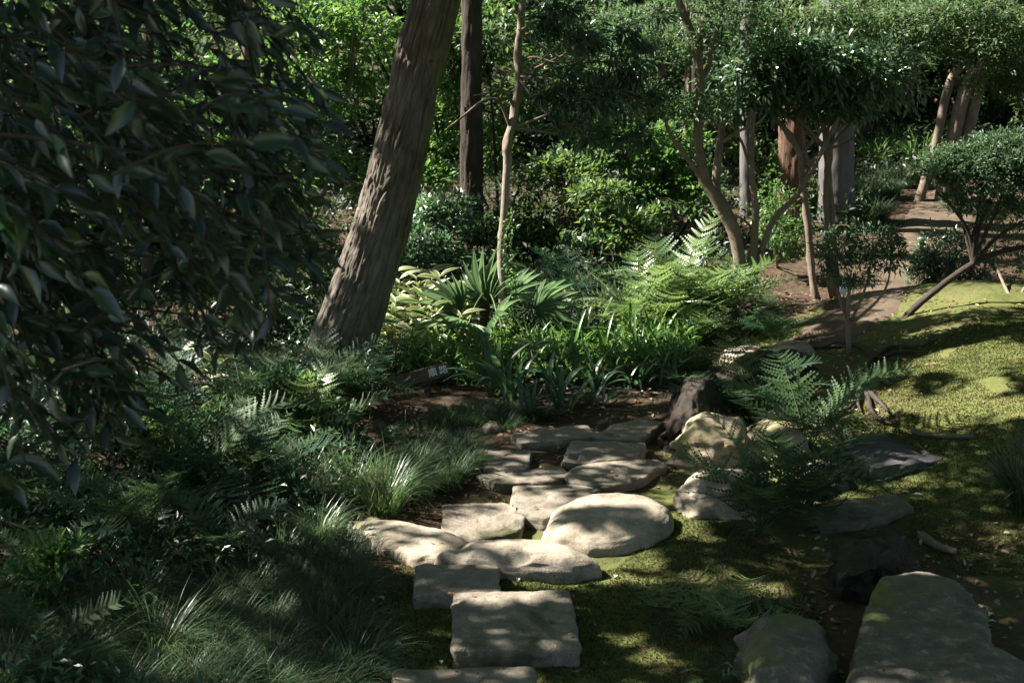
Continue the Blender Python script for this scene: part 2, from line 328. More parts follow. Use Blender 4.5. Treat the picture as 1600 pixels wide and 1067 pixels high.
# ------------------------------------------------------------------ ground
def axis(lo, hi, c0, c1, fine, grow=1.22):
    a = list(np.arange(c0, c1+1e-6, fine)); s = fine
    while a[-1] < hi: s *= grow; a.append(a[-1]+s)
    s = fine
    while a[0] > lo: s *= grow; a.insert(0, a[0]-s)
    return np.array(a)
gx = axis(-160, 160, -4.6, 5.4, .055); gy = axis(-60, 260, 4.0, 15.0, .055)
GX, GY = np.meshgrid(gx, gy); GZ = hgt(GX, GY)
U, Vv = px(np.stack([GX, np.maximum(GY, 1.0), GZ], -1))
soil = np.maximum(ss(12.0, 13.0, GY), ss(9.9, 10.5, GY)*(U < 1130))
soil = np.maximum(soil, inpoly(U, Vv, [(660, 640), (760, 625), (900, 590), (1080, 560), (1080, 640), (1050, 720), (1060, 760), (800, 770), (830, 850), (560, 900), (600, 800), (720, 760)])*.95)
soil = np.maximum(soil, inpoly(U, Vv, [(-900, 1300), (540, 1300), (570, 860), (700, 700), (600, 560), (-900, 560)])*.8)
soil = np.maximum(soil, inpoly(U, Vv, [(1260, 700), (1320, 520), (1560, 480), (1440, 560), (1400, 660), (1290, 720)])*.62)
soil = np.maximum(soil, inpoly(U, Vv, [(1250, 1300), (1290, 830), (1420, 830), (1560, 930), (1700, 1300)])*.75)
soil = np.maximum(soil, inpoly(U, Vv, [(930, 930), (1120, 830), (1300, 770), (1480, 790), (1700, 760), (1700, 1300), (900, 1300)])*.55)
soil = np.maximum(soil, .42*ss(.50, .72, fbm(xyz(GX*1.4, GY*1.4), 21)))
for _ in range(2):                       # soft, irregular edges between moss and earth
    for ax_ in (0, 1):
        kk = 9; cs = np.cumsum(np.pad(soil, [(kk, kk) if a_ == ax_ else (0, 0) for a_ in (0, 1)], mode='edge'), axis=ax_)
        soil = (np.take(cs, np.arange(2*kk, cs.shape[ax_]), ax_) - np.take(cs, np.arange(0, cs.shape[ax_]-2*kk), ax_))/(2*kk)
soil = np.clip(soil + .55*(fbm(xyz(GX*2.3, GY*2.3), 23, 4) - .5), 0, 1)
ny, nx = GX.shape; I = np.arange(ny*nx).reshape(ny, nx)
GF = np.stack([I[:-1, :-1], I[:-1, 1:], I[1:, 1:], I[1:, :-1]], -1).reshape(-1, 4)
gm = mk('ground', np.stack([GX, GY, GZ], -1).reshape(-1, 3), GF, M['ground'], True, {'soil': ('FLOAT', soil.ravel())})
g = link('ground', gm); g['kind'] = 'structure'; g['label'] = 'mossy and earthy garden ground rising beyond the stones'
# earth path winding up behind the mossy mound
PL = [(1205, 545), (1250, 510), (1300, 470), (1350, 430), (1385, 390), (1400, 355), (1415, 325), (1450, 296)]
PR = [(1330, 545), (1370, 505), (1425, 470), (1455, 435), (1480, 395), (1520, 360), (1550, 325), (1560, 296)]
A = spline([gnd(*q)[:2] for q in PL], 60); B = spline([gnd(*q)[:2] for q in PR], 60)
wob = (vnoise(np.stack([np.arange(60)*.35, np.zeros(60), np.zeros(60)], -1), 4) - .5)[:, None]*.3
tt = np.linspace(0, 1, 14)[None, :, None]; G2 = (A[:, None]+wob[:, None]*.6)*(1-tt) + (B[:, None]-wob[:, None]*.6)*tt
hz = hgt(G2[..., 0], G2[..., 1]) + .022 - .05*np.abs(2*tt[..., 0]-1)**6
I = np.arange(60*14).reshape(60, 14); pf = np.stack([I[:-1, :-1], I[:-1, 1:], I[1:, 1:], I[1:, :-1]], -1).reshape(-1, 4)
p = link('path', mk('path', np.concatenate([G2, hz[..., None]], -1).reshape(-1, 3), pf, M['path'])); p['kind'] = 'structure'; p['label'] = 'brown trodden earth path winding up behind the mossy mound'
PATH_C = .5*(A+B)

# ------------------------------------------------------------------ stones
def outline(pts, n, seed, amp):
    P = np.asarray(pts, float); Q = []
    m = len(P)
    for i in range(m):
        a, b = P[i], P[(i+1) % m]; Q.append(a + np.linspace(0, 1, 24, endpoint=False)[:, None]*(b-a))
    Q = np.vstack(Q); d = np.linalg.norm(np.roll(Q, -1, 0)-Q, axis=1); s = np.concatenate([[0], np.cumsum(d)])
    t = np.linspace(0, s[-1], n, endpoint=False); Qc = np.vstack([Q, Q[:1]])
    O = np.stack([np.interp(t, s, Qc[:, k]) for k in (0, 1)], -1)
    O = .25*np.roll(O, 1, 0) + .5*O + .25*np.roll(O, -1, 0)
    c = O.mean(0); r = O - c
    return c, r*(1 + amp*2*(fbm(xyz(O[:, 0]*9, O[:, 1]*9, seed), seed) - .5))[:, None]
LUMP = [(1.0, -1.2), (1.0, -.9), (.94, -.65), (.88, -.42), (.80, -.2), (.70, -.06), (.6, 0), (.5, -.02), (.4, -.12), (.28, -.2), (.15, -.22), (.05, -.22)]
FLAT = [(.95, -1), (.98, -.6), (1.0, -.3), (.995, -.2), (.975, -.12), (.94, -.07), (.88, -.035), (.8, -.015), (.65, 0), (.5, 0), (.34, 0), (.18, 0), (.05, 0)]
SLAB = [(.96, -1), (.985, -.6), (1.0, -.3), (1.0, -.12), (.985, -.05), (.955, -.015), (.90, 0), (.8, 0), (.65, 0), (.5, 0), (.34, 0), (.18, 0), (.05, 0)]
ROUND = [(.90, -1), (.97, -.75), (1.0, -.5), (.985, -.32), (.95, -.22), (.90, -.15), (.82, -.09), (.72, -.05), (.6, -.025), (.46, -.01), (.3, -.002), (.15, 0), (.04, 0)]
DOME = [(.80, -1.25), (.95, -1.05), (1.0, -.85), (.995, -.68), (.97, -.52), (.92, -.38), (.85, -.27), (.76, -.18), (.65, -.115), (.52, -.065), (.38, -.03), (.22, -.01), (.06, 0)]
def stone(name, label, cat, poly, top, thick, mat, prof, group=None, seed=0, amp=.03, rough=.012, tilt=(0, 0), world=False, n=120, sub=4):
    """poly in photo pixels of the stone's top outline, laid out on the plane at height `top` over the ground"""
    if not world:
        c0 = gnd(np.mean([q[0] for q in poly]), np.mean([q[1] for q in poly])); zt = c0[2] + top; pts = []; zw = zt + thick*max(prof, key=lambda q: q[0])[1]
        for u, v in poly:
            d = ray(u, v); t = (zw-CAM_H)/d[2]; pts.append((d*t)[:2])
    else: pts = poly; zt = float(hgt(*np.mean(pts, 0))) + top
    c, r = outline(pts, n, seed, amp)
    prof = np.asarray(prof); k = np.linspace(0, len(prof)-1, (len(prof)-1)*sub+1)
    s = np.interp(k, np.arange(len(prof)), prof[:, 0]); z = np.interp(k, np.arange(len(prof)), prof[:, 1])
    V = np.concatenate([c + r[None]*s[:, None, None], np.broadcast_to((zt + z*thick)[:, None, None], (len(s), n, 1))], -1)
    V[..., 2] += (V[..., 0]-c[0])*tilt[0] + (V[..., 1]-c[1])*tilt[1]
    q = V*np.array([5, 5, 8.]); nz = fbm(q, seed+3, 4) - .5
    V[..., 2] += nz*rough*2 + (fbm(V*34, seed+5, 2) - .5)*.006 - .02*np.clip(fbm(V*np.array([7, 7, 7.]), seed+61, 2) - .66, 0, 1)*6*(s > .6)[:, None]; V[..., :2] += (r/np.maximum(np.linalg.norm(r, axis=1, keepdims=True), 1e-6))[None]*(s > .9)[:, None, None]*(fbm(V*np.array([11, 11, 22.]), seed+8, 3)[..., None]-.5)*rough*3
    m = len(s); i = np.arange(m-1)[:, None]*n; j = np.arange(n); j2 = (j+1) % n
    F = np.stack([i+j, i+j2, i+n+j2, i+n+j], -1).reshape(-1, 4)
    Vf = np.vstack([V.reshape(-1, 3), V[-1].mean(0, keepdims=True)]); e = len(Vf)-1
    cap = np.stack([(m-1)*n+j, (m-1)*n+j2, np.full(n, e)], -1)
    loc = Vector((c[0], c[1], zt-thick)); me = mk(name, Vf - np.array(loc), [F, cap], mat)
    return tag(link(name, me, None, Matrix.Translation(loc)), label, cat, group)
SG = 'stepping stones of the path'
st = lambda lab, poly, top, th, prof, sd, mat='slab', **k: stone('stepping_stone', lab, 'stone', poly, top, th, M[mat], prof, SG, sd, **k)
st('rectangular slab cut off by the lower edge, in front of the large square slab', [(615, 1056), (832, 1053), (850, 1110), (600, 1115)], .09, .14, SLAB, 1)
st('large square slab standing proud of the moss, dappled with sun', [(706, 936), (891, 932), (908, 1021), (706, 1026)], .10, .14, SLAB, 2, amp=.015, rough=.014)
st('squarish grey slab between the large square slab and the sunlit round boulders', [(650, 893), (780, 890), (783, 934), (645, 942)], .10, .14, SLAB, 3, amp=.02, rough=.012)
st('long low tan stone under the grass tussock, sloping to the path', [(540, 826), (575, 819), (640, 830), (700, 843), (742, 862), (700, 884), (645, 888), (585, 862)], .08, .16, ROUND, 4, 'boulder', rough=.014)
st('smooth long rounded tan boulder lying crosswise over the moss', [(676, 893), (725, 877), (800, 868), (880, 870), (930, 883), (943, 895), (900, 905), (800, 906), (720, 901)], .15, .17, DOME, 5, 'boulder', rough=.009, tilt=(-.06, 0))
st('largest smooth rounded tan boulder with fern shadows on its end', [(844, 856), (858, 824), (900, 804), (960, 795), (1022, 801), (1055, 818), (1052, 836), (1015, 855), (960, 868), (915, 871), (866, 866)], .165, .19, DOME, 6, 'boulder', rough=.010, tilt=(-.02, .06))
st('broken reddish slab beside the low tan stone with a pointed corner', [(692, 796), (788, 793), (826, 804), (812, 838), (742, 856), (690, 838)], .08, .12, SLAB, 7)
st('flat slab tucked behind the largest rounded boulder', [(802, 766), (905, 764), (940, 770), (900, 812), (850, 816), (796, 802)], .08, .12, SLAB, 8)
st('small pale slab beside the dark mondo hedge', [(737, 708), (832, 710), (822, 738), (756, 738)], .07, .11, SLAB, 9, amp=.02)
st('narrow ragged slab in front of the small pale slab', [(742, 747), (800, 740), (880, 735), (897, 748), (862, 759), (775, 760)], .045, .09, SLAB, 10, amp=.06)
st('irregular flat stone between narrow slab and mossy rock', [(880, 748), (898, 732), (940, 726), (1028, 721), (1042, 734), (1000, 752), (962, 762), (898, 763)], .055, .09, SLAB, 11, amp=.05)
st('broad rectangular slab in the middle of the winding path', [(892, 694), (1011, 696), (1008, 720), (876, 728)], .06, .10, SLAB, 12, amp=.02)
st('pale ragged stone at the bend beneath the strap leaved plants', [(798, 687), (838, 675), (918, 671), (930, 688), (864, 696), (815, 699)], .075, .11, SLAB, 13, amp=.06)
st('flat grey stone at the bend beside the dark rotten log', [(925, 688), (960, 668), (1008, 660), (1040, 667), (1000, 691), (962, 692)], .06, .10, SLAB, 14, amp=.05)
rk = lambda lab, poly, top, th, prof, sd, mat='rock', **k: stone('rock', lab, 'rock', poly, top, th, M[mat], prof, None, sd, **k)
rk('smooth tan boulder half hidden by dark fern fronds beside largest boulder', [(1050, 790), (1068, 772), (1110, 764), (1170, 764), (1215, 776), (1222, 796), (1180, 810), (1085, 810)], .19, .22, DOME, 20, 'boulder', rough=.03, amp=.06)
rk('knobbly moss covered rock lit yellow beside the rotten log', [(1050, 728), (1066, 700), (1100, 688), (1145, 690), (1172, 704), (1165, 728), (1110, 738)], .28, .32, DOME, 21, 'mossrock', rough=.06, amp=.08, n=90, sub=4)
rk('pale sunlit rock behind the smooth boulder among ferns', [(1150, 722), (1164, 700), (1200, 691), (1250, 700), (1264, 718), (1215, 731)], .22, .26, DOME, 22, 'mossrock', rough=.05, amp=.08)
rk('flat dark slate with angular edge lying on the mossy mound', [(1322, 690), (1372, 683), (1420, 697), (1478, 724), (1420, 732), (1360, 736), (1334, 718)], .06, .10, SLAB, 23, 'darkrock', amp=.04, rough=.014)
rk('huge flat topped rock in the corner dappled with light', [(1312, 1110), (1345, 985), (1372, 918), (1438, 907), (1500, 922), (1540, 970), (1552, 1020), (1560, 1130), (1400, 1180)], .22, .30, FLAT, 24, rough=.022, amp=.03, n=110, sub=5)
rk('low rounded rock overlapping the huge flat rock at lower corner', [(1392, 1130), (1432, 1072), (1490, 1052), (1560, 1060), (1640, 1105), (1620, 1190), (1450, 1200)], .26, .30, DOME, 25, rough=.024, amp=.04, n=90, sub=4)
rk('rough dark boulder below the low fern, half in shade', [(1150, 1040), (1172, 1010), (1230, 1000), (1290, 1020), (1308, 1070), (1290, 1130), (1165, 1130)], .24, .28, DOME, 26, rough=.035, amp=.06, n=90, sub=4)
rk('rough dark rock in the fern bank below the slate', [(1228, 772), (1240, 750), (1280, 742), (1320, 752), (1326, 775), (1280, 786)], .13, .18, DOME, 33, rough=.05, amp=.1)
rk('rough small rock between pale rock and rotten log', [(1180, 668), (1196, 655), (1230, 652), (1252, 664), (1230, 678), (1195, 680)], .14, .18, DOME, 34, rough=.05, amp=.1)
rk('flat sunlit stone where the earth path begins', [(1190, 556), (1215, 543), (1262, 542), (1276, 556), (1240, 566)], .09, .14, ROUND, 27, 'boulder', rough=.012)
rk('low pale stone beside the flat sunlit stone at path start', [(1120, 562), (1140, 548), (1185, 546), (1198, 560), (1160, 570)], .07, .12, ROUND, 28, 'boulder', rough=.016)
rk('small grey stone at the foot of the mondo hedge', [(752, 676), (764, 668), (780, 670), (784, 680), (765, 684)], .05, .08, DOME, 29, rough=.012)
rk('flat weathered stone lying in shade behind the black stump', [(1260, 806), (1300, 786), (1400, 782), (1430, 800), (1380, 818), (1290, 822)], .08, .12, SLAB, 30, rough=.02, amp=.06)

# ------------------------------------------------------------------ openings shaped into the added canopy so sunlight lands here (point, radius)
LIT = [(*at(u, v, Y), r) for u, v, Y, r in [
 (548, 455, 10.9, .15), (566, 405, 10.9, .17), (585, 345, 10.9, .15), (610, 270, 10.9, .07), (622, 225, 10.9, .09), (645, 90, 10.9, .1), (535, 510, 10.9, .12),
 (590, 545, 11.8, .4), (640, 525, 11.9, .5), (690, 530, 12.1, .45), (660, 560, 11.6, .35),
 (765, 440, 11.9, .5), (715, 480, 11.7, .45), (735, 500, 11.5, .35), (800, 520, 11.8, .35), (860, 485, 11.9, .4), (787, 400, 11.6, .2), (790, 350, 11.6, .2), (785, 280, 11.6, .12), (786, 480, 11.6, .2), (800, 190, 11.6, .12), (720, 180, 11.6, .2), (812, 60, 11.6, .1),
 (860, 560, 11.4, .5), (930, 545, 11.5, .55), (1000, 540, 11.6, .55), (1055, 530, 11.8, .45), (900, 580, 11.2, .35), (990, 575, 11.3, .35), (820, 580, 11.2, .3),
 (975, 395, 12.4, .55), (1040, 430, 12.4, .6), (1090, 400, 12.6, .5), (960, 450, 12.3, .4), (1120, 450, 12.5, .35), (1040, 360, 12.5, .4),
 (1050, 260, 16, .9), (960, 190, 15.5, .5), (1010, 300, 16.5, .7), (880, 60, 14.5, .5), (700, 180, 15, .7), (690, 290, 15, .5), (1110, 230, 16, .5), (500, 60, 15, .6), (440, 200, 14, .6),
 (60, 460, 13, .8), (200, 430, 13.5, .7), (330, 380, 14, .6), (250, 200, 15, .7), (120, 330, 14, .6), (430, 480, 13, .45), (560, 180, 15, .6), (300, 600, 11, .35), (100, 590, 11, .35),
 (950, 800, 7.6, .36), (1010, 800, 7.7, .22), (830, 868, 7.1, .36), (900, 880, 7.0, .2), (700, 862, 7.1, .22), (640, 845, 7.25, .28), (770, 815, 7.6, .22), (850, 785, 7.8, .18),
 (770, 955, 6.4, .13), (850, 950, 6.45, .15), (830, 995, 6.2, .06), (740, 1062, 5.8, .1),
 (1105, 700, 9.0, .28), (1190, 695, 9.1, .34), (1090, 775, 8.1, .2), (1280, 690, 9.2, .3), (1230, 550, 11.8, .35), (1150, 555, 11.8, .3),
 (1040, 860, 7.2, .2), (1080, 880, 7.0, .14), (1000, 905, 6.9, .1), (990, 1000, 6.2, .10), (1040, 1040, 6.0, .10),
 (1500, 645, 9.6, .4), (1420, 672, 9.3, .36), (1560, 610, 10.1, .4), (1380, 650, 9.6, .28), (1590, 680, 9.1, .35), (1500, 505, 11.8, .45), (1580, 490, 11.8, .45), (1450, 560, 10.9, .22), (1540, 560, 10.8, .25), (1420, 525, 11.6, .2), (1250, 740, 8.5, .2), (1330, 680, 9.2, .25),
 (1420, 460, 14, .35), (1380, 490, 13.2, .3), (1250, 420, 15, .4), (1400, 235, 19, .7), (1240, 220, 17, .4), (1560, 200, 22, .5),
 (1240, 80, 13.3, .3), (1350, 85, 13.3, .3), (1300, 130, 13.3, .2), (1560, 235, 11.6, .45), (1500, 260, 11.6, .25), (950, 60, 13.6, .4), (1000, 150, 13.6, .3), (1370, 370, 10.9, .2), (1490, 380, 13.4, .25), (1400, 40, 17.5, .7), (1570, 70, 16.4, .6), (1250, 30, 17.5, .5), (1120, 330, 12.9, .2), (1175, 300, 12.9, .2), (1300, 400, 13.3, .2), (1010, 60, 18.5, .7), (1200, 400, 14.5, .4), (1215, 330, 14.6, .4),
 (505, 810, 7.3, .14), (560, 740, 8, .28), (500, 725, 8.1, .2), (450, 960, 6.3, .1), (300, 980, 6.2, .1),
 (1490, 945, 6.5, .12), (1430, 1045, 5.9, .08), (1400, 985, 6.1, .05), (1240, 1000, 6.1, .08), (1510, 1000, 6, .06), (1180, 900, 6.8, .12), (940, 690, 9.3, .08), (860, 684, 9.4, .14), (800, 728, 8.8, .08), (980, 740, 8.6, .10), (900, 610, 10.6, .2), (1000, 625, 10.3, .25)]]
LIT += [(*(gnd(u, v) + np.array([0, 0, .3])), r) for u, v, r in [(1370, 252, .8), (1405, 246, .9), (1435, 254, .8), (1420, 420, .3), (1380, 470, .3), (1230, 430, .5), (1460, 350, .3)]]
fr_ = random.Random(21)
LIT += [(*(gnd(u, v) + np.array([0, 0, .25])), fr_.uniform(.06, .14)) for u, v in [(fr_.uniform(0, 570), fr_.uniform(600, 860)) for _ in range(40)]]
LIT += [(*(gnd(u, v) + np.array([0, 0, .25])), fr_.uniform(.04, .08)) for u, v in [(fr_.uniform(0, 540), fr_.uniform(860, 1040)) for _ in range(12)]]
LIT += [(*at(fr_.uniform(0, 1600), fr_.uniform(-20, 430), fr_.uniform(13, 18)), fr_.uniform(.2, .5)) for _ in range(70)]
LT = np.array(LIT)
def sunny(P):
    """True where leaves at P would shade one of the openings"""
    out = np.zeros(len(P), bool); W2 = P - np.outer(P @ SUN, SUN); tw = fbm(W2*4.2 + 40, 88, 2) > .405   # leaf patches kept in the openings over the path to dapple the light
    for x, y, z, r in LT:
        w = P - np.array([x, y, z]); t = w @ SUN; d = np.sqrt(np.maximum((w*w).sum(1) - t*t, 0))
        out |= (t > .9) & (d < r) & (tw if y < 10.4 else True)
    return out

# ------------------------------------------------------------------ plants: generic builders
def sprigs(C, n_leaf, L, wr, tmpl, spread=.10, droop=.3, upn=.8, rad=None, out=None):
    """leaf sprays around the points C; `out` = outward direction for each point"""
    n = len(C)*n_leaf; P0 = np.repeat(C, n_leaf, 0); O = np.repeat(out if out is not None else rdir(len(C)), n_leaf, 0)
    D = unit(O*.7 + rdir(n)*.85 + np.array([0, 0, -droop])); P = P0 + D*rng.random((n, 1))*spread
    Nn = unit(np.array([0, 0, upn]) + SUN*.45 + O*.4 + rdir(n)*.5)
    l = L*(.65 + .6*rng.random(n)); base = np.repeat(rng.random(len(C)), n_leaf)
    return leafset(P, D, Nn, l, l*wr, tmpl, np.mod(base*.55 + rng.random(n)*.45, 1)*.98)
def ellipsoid_pts(c, r, n, hollow=.45, flat=0.0, lump=.35, seed=0):
    d = rdir(int(n*1.6)); rr = (hollow + (1-hollow)*rng.random(len(d))**.6)
    rr = rr*(1 - lump + lump*2*fbm(d*2.4 + seed, seed))
    if flat: k = d[:, 2] > -flat; d, rr = d[k], rr[k]
    d, rr = d[:n], rr[:n]
    return c + d*rr[:, None]*r, d
def layered_pts(c, r, n, seed=0):
    k = max(6, n//16); g_ = np.random.default_rng(abs(seed)*7+k); d = unit(g_.normal(size=(k, 3)))*(g_.random((k, 1))**.42); C = c + d*r*.95
    i = g_.integers(0, k, n); sz = (.16 + .16*g_.random(k))[i][:, None]; o = g_.normal(size=(n, 3))*np.array([1, 1, .38])*sz*np.array([r[0], r[1], max(r[2], .5*r[0])])*.85
    P = C[i] + o; return P, unit(d[i] + o*2 + np.array([0, 0, .25]))
def bushy(name, label, cat, base, blobs, leaf, mat, barkm, group=None, root=None, stemname=None, trunk_r=.04, per=5, tmpl=DIA, droop=.3, wr=.48, hollow=.4, seed=0, leafparts=0, lump=.45, crown='crown', flat=0, stems=None, layer=False):
    """shrub or small tree; blobs: (u, v, ru, rv, Y, n_sprigs) crown lobes"""
    root = root or thing(name, label, cat, base, group); base = np.asarray(base, float)
    Pc, Pd, br = [], [], []
    r_ = random.Random(seed)
    for u, v, ru, rv, Y, n in blobs:
        c = at(u, v, Y); rad = np.array([ru*Y/FPX, .75*max(ru, rv)*Y/FPX, rv*Y/FPX])
        P, d = layered_pts(c, rad, n, seed + int(u)) if layer else ellipsoid_pts(c, rad, n, hollow, flat, lump, seed); k = P[:, 2] > hgt(P[:, 0], P[:, 1]) + .03
        Pc.append(P[k]); Pd.append(d[k])
        s0 = base if stems is None else np.asarray(stems[r_.randrange(len(stems))], float)
        mid = s0*.45 + c*.55 + np.array([r_.uniform(-.1, .1), r_.uniform(-.1, .1), -.1*abs(c[2]-s0[2])])
        br.append(dict(pts=[s0 - np.array([0, 0, .05]), mid, c], rad=[trunk_r, trunk_r*.7, trunk_r*.3], sides=7, n=14, seed=r_.randrange(99)))
        for q in P[k][:max(6, n//26)]:
            m2 = c*.5 + q*.5 + np.array([0, 0, .04]); br.append(dict(pts=[mid*.35 + c*.65, m2, q], rad=[trunk_r*.32, trunk_r*.2, trunk_r*.08], sides=4, n=6, seed=r_.randrange(99)))
    link(stemname or ('trunk' if cat == 'tree' else 'stem'), tubes_mesh('stems', br, barkm), root)
    P = np.vstack(Pc); D = np.vstack(Pd)
    if leafparts:
        vis = np.argsort(P[:, 1] - D[:, 2]*.4)[:leafparts*2]; pick = rng.choice(vis, min(leafparts, len(vis)), replace=False)
        V0, F0 = lance(6, .2, .15); lm = mk('leaf', V0, F0, mat)
        for i in pick:
            d = unit(D[i]*.6 + rdir(1)[0]*.5 + np.array([0, -.2, -.35])); nn = unit(np.array([0, -.35, .8]) + rdir(1)[0]*.4)
            one_leaf(lm, root, P[i], d, nn, leaf*random.uniform(.8, 1.25), wr)
    V, F, a = sprigs(P, per, leaf, wr, tmpl, leaf*1.1, droop, out=D)
    o = link(crown, mk(crown, V, F, mat, False, {'rnd': ('FLOAT', a)}), root)
    if leafparts: o['kind'] = 'stuff'
    return root
def one_leaf(me, root, p, d, n, L, wr, name='leaf'):
    x = unit(np.cross(d, n)); z = np.cross(x, d); B = Matrix(((x[0]*L*wr, d[0]*L, z[0]*L, p[0]), (x[1]*L*wr, d[1]*L, z[1]*L, p[1]), (x[2]*L*wr, d[2]*L, z[2]*L, p[2]), (0, 0, 0, 1)))
    return link(name, me, root, MW[root.name].inverted() @ B, False)
OWN = []      # (root, top point) trees that carry the added overhead canopy
def trunkpart(root, pts, rad, mat, name='trunk', **k):
    V, F, b, c = tube(pts, rad, **k); return link(name, mk(name, V, [F, c], mat, True, {'bk': ('FLOAT_VECTOR', b)}), root)
def rise(p, q, z):
    """point on the line p->q at height z"""
    p, q = np.asarray(p), np.asarray(q); return p + (q-p)*((z-p[2])/(q[2]-p[2]))

# ---- big leaning tree
Yo = 11.0
b0 = at(526, 600, Yo); b0[2] = hgt(b0[0], b0[1]) - .05
op = [b0, at(531, 550, Yo), at(547, 500, Yo), at(582, 400, Yo), at(610, 300, Yo), at(633, 200, Yo), at(655, 100, Yo), at(680, 0, Yo)]
top = op[-1] + (op[-1]-op[-2])*3.2 + np.array([0, .3, .3]); op.append(top)
oak = thing('leaning_tree', 'thick leaning tree with fissured grey bark and mossy edge', 'tree', b0)
V, F, b, c = tube(op, np.array([.36, .275, .25, .225, .21, .198, .188, .182, .16]), sides=230, n=440, rough=.05, seed=4, fiss=.019, freq=25)
link('trunk', mk('trunk', V, [F, c], M['oak'], True, {'bk': ('FLOAT_VECTOR', b)}), oak)
for k, (dx, dy) in enumerate([(-.75, -.15), (.55, -.3), (-.3, -.6), (.35, .4)]):
    e = b0 + np.array([dx*.95, dy*.95, .0]); e[2] = hgt(e[0], e[1]) - .03
    trunkpart(oak, [b0 + np.array([0, 0, .22]), b0*.5+e*.5 + np.array([0, 0, .06]), e], [.16, .09, .03], M['oak'], 'root', sides=14, seed=k)
OWN.append((oak, top))
# ---- dark straight trunk behind it
def straight(name, label, u, v0, Y, r0, r1, mat, lean=0.0, group=None, fiss=0.012, wig=0.0):
    b = at(u, v0, Y); b[2] = hgt(b[0], b[1]) - .1; t = at(u+lean, 0, Y); t2 = t + (t-b)*1.0
    root = thing(name, label, 'tree', b, group)
    m = b*.5 + t*.5 + np.array([wig, 0, 0])
    trunkpart(root, [b, m, t, t2], [r0*1.12, r0, (r0+r1)/2, r1], mat, sides=48, n=110, fiss=fiss, freq=20, seed=int(u))
    OWN.append((root, t2)); return root
straight('conifer_tree', 'dark straight trunked conifer behind the thick leaning tree', 737, 470, 16.2, .125, .10, M['darkbark'])
straight('cedar_tree', 'cedar with shaggy red brown bark lit along one edge', 1240, 300, 17.0, .155, .13, M['redbark'], fiss=.02)
straight('pale_tree', 'thick smooth pale grey trunk beside the red barked cedar', 1308, 320, 17.4, .205, .18, M['palebark'], fiss=.006)
straight('pale_tree', 'slimmer pale grey trunk behind the many stemmed tree', 1168, 330, 17.6, .085, .08, M['palebark'], fiss=.003)
straight('slim_tree', 'thin brown trunk carrying the small white card in the thicket', 386, 600, 12.2, .045, .04, M['smooth'], fiss=.003)
straight('slim_tree', 'thin dark trunk deep in shade behind the glossy leaved boughs', 237, 620, 12.8, .05, .045, M['darkbark'], fiss=.003, lean=-6)
straight('conifer_tree', 'dark trunk standing far back above the many stemmed tree', 1085, 300, 20, .17, .15, M['darkbark'], lean=8)
straight('conifer_tree', 'dim brown trunk far back between pale trunk and maple boughs', 1345, 250, 22, .16, .13, M['darkbark'], lean=-5)
# three leaning trunks by the path's upper end
b = at(1462, 236, 18.6); b[2] = hgt(b[0], b[1]) - .05
tri = thing('triple_trunk_tree', 'tree with three bare leaning trunks above the upper path', 'tree', b)
for pts, r in [([(1440, 244), (1462, 225), (1478, 150), (1492, 115), (1520, 85), (1545, 40)], .055), ([(1478, 224), (1500, 170), (1522, 110), (1540, 60), (1552, 0)], .085), ([(1496, 224), (1518, 180), (1534, 120), (1545, 70), (1560, 0)], .078)]:
    P = [at(u, v, 18.6) for u, v in pts]; P[0][2] = min(P[0][2], hgt(P[0][0], P[0][1])-.02)
    trunkpart(tri, P, [r*1.2] + [r]*(len(P)-2) + [r*.7], M['smooth'], sides=20, n=50, rough=.12)
OWN.append((tri, at(1556, 0, 18.6) + np.array([.3, 0, 1.5])))

# ---- slender tree in the middle
Yt = 11.6
tp = [(787, 600), (784, 540), (786, 470), (783, 400), (788, 330), (792, 260), (794, 220), (803, 185), (810, 130), (810, 70), (816, 10)]
P = [at(u, v, Yt) for u, v in tp]; P[0][2] = hgt(P[0][0], Yt) - .05
bt = P[0].copy()
thin = thing('slender_tree', 'slender pale brown tree standing among the palm leaves', 'tree', bt)
tt2 = P[-1] + np.array([.1, .1, 1.8]); trunkpart(thin, P + [tt2], [.042, .036, .034, .033, .032, .031, .032, .031, .03, .029, .028, .024], M['lightbark'], sides=20, n=90, rough=.1, knob=.3)
for pts, r in [([(800, 205), (780, 160), (755, 158), (720, 185), (700, 200)], .016), ([(806, 175), (788, 142), (760, 146), (740, 150)], .013), ([(812, 45), (840, 44), (880, 48)], .014), ([(810, 95), (835, 90), (870, 98), (920, 92)], .013)]:
    Q = [at(u, v, Yt - .05*k) for k, (u, v) in enumerate(pts)]; trunkpart(thin, Q, np.linspace(r, r*.4, len(Q)), M['smooth'], 'branch', sides=8, n=22)
OWN.append((thin, tt2))
bushy('', '', 'tree', bt, [(895, 50, 62, 34, 11.3, 150), (960, 95, 60, 34, 11.6, 170), (925, 145, 66, 26, 11.2, 150), (985, 165, 46, 26, 11.6, 100), (900, 205, 50, 20, 11.2, 90), (985, 225, 34, 20, 11.5, 60), (860, 20, 46, 24, 11.2, 80), (870, 130, 34, 24, 11.1, 60), (1000, 40, 40, 30, 11.6, 80)], .075, M['glossy'], M['lightbark'], root=thin, stemname='branch', trunk_r=.012, per=5, tmpl=ELL, droop=.6, wr=.38, seed=40, stems=[at(812, 40, Yt), at(809, 110, Yt), at(804, 190, Yt)], hollow=.1, layer=True)
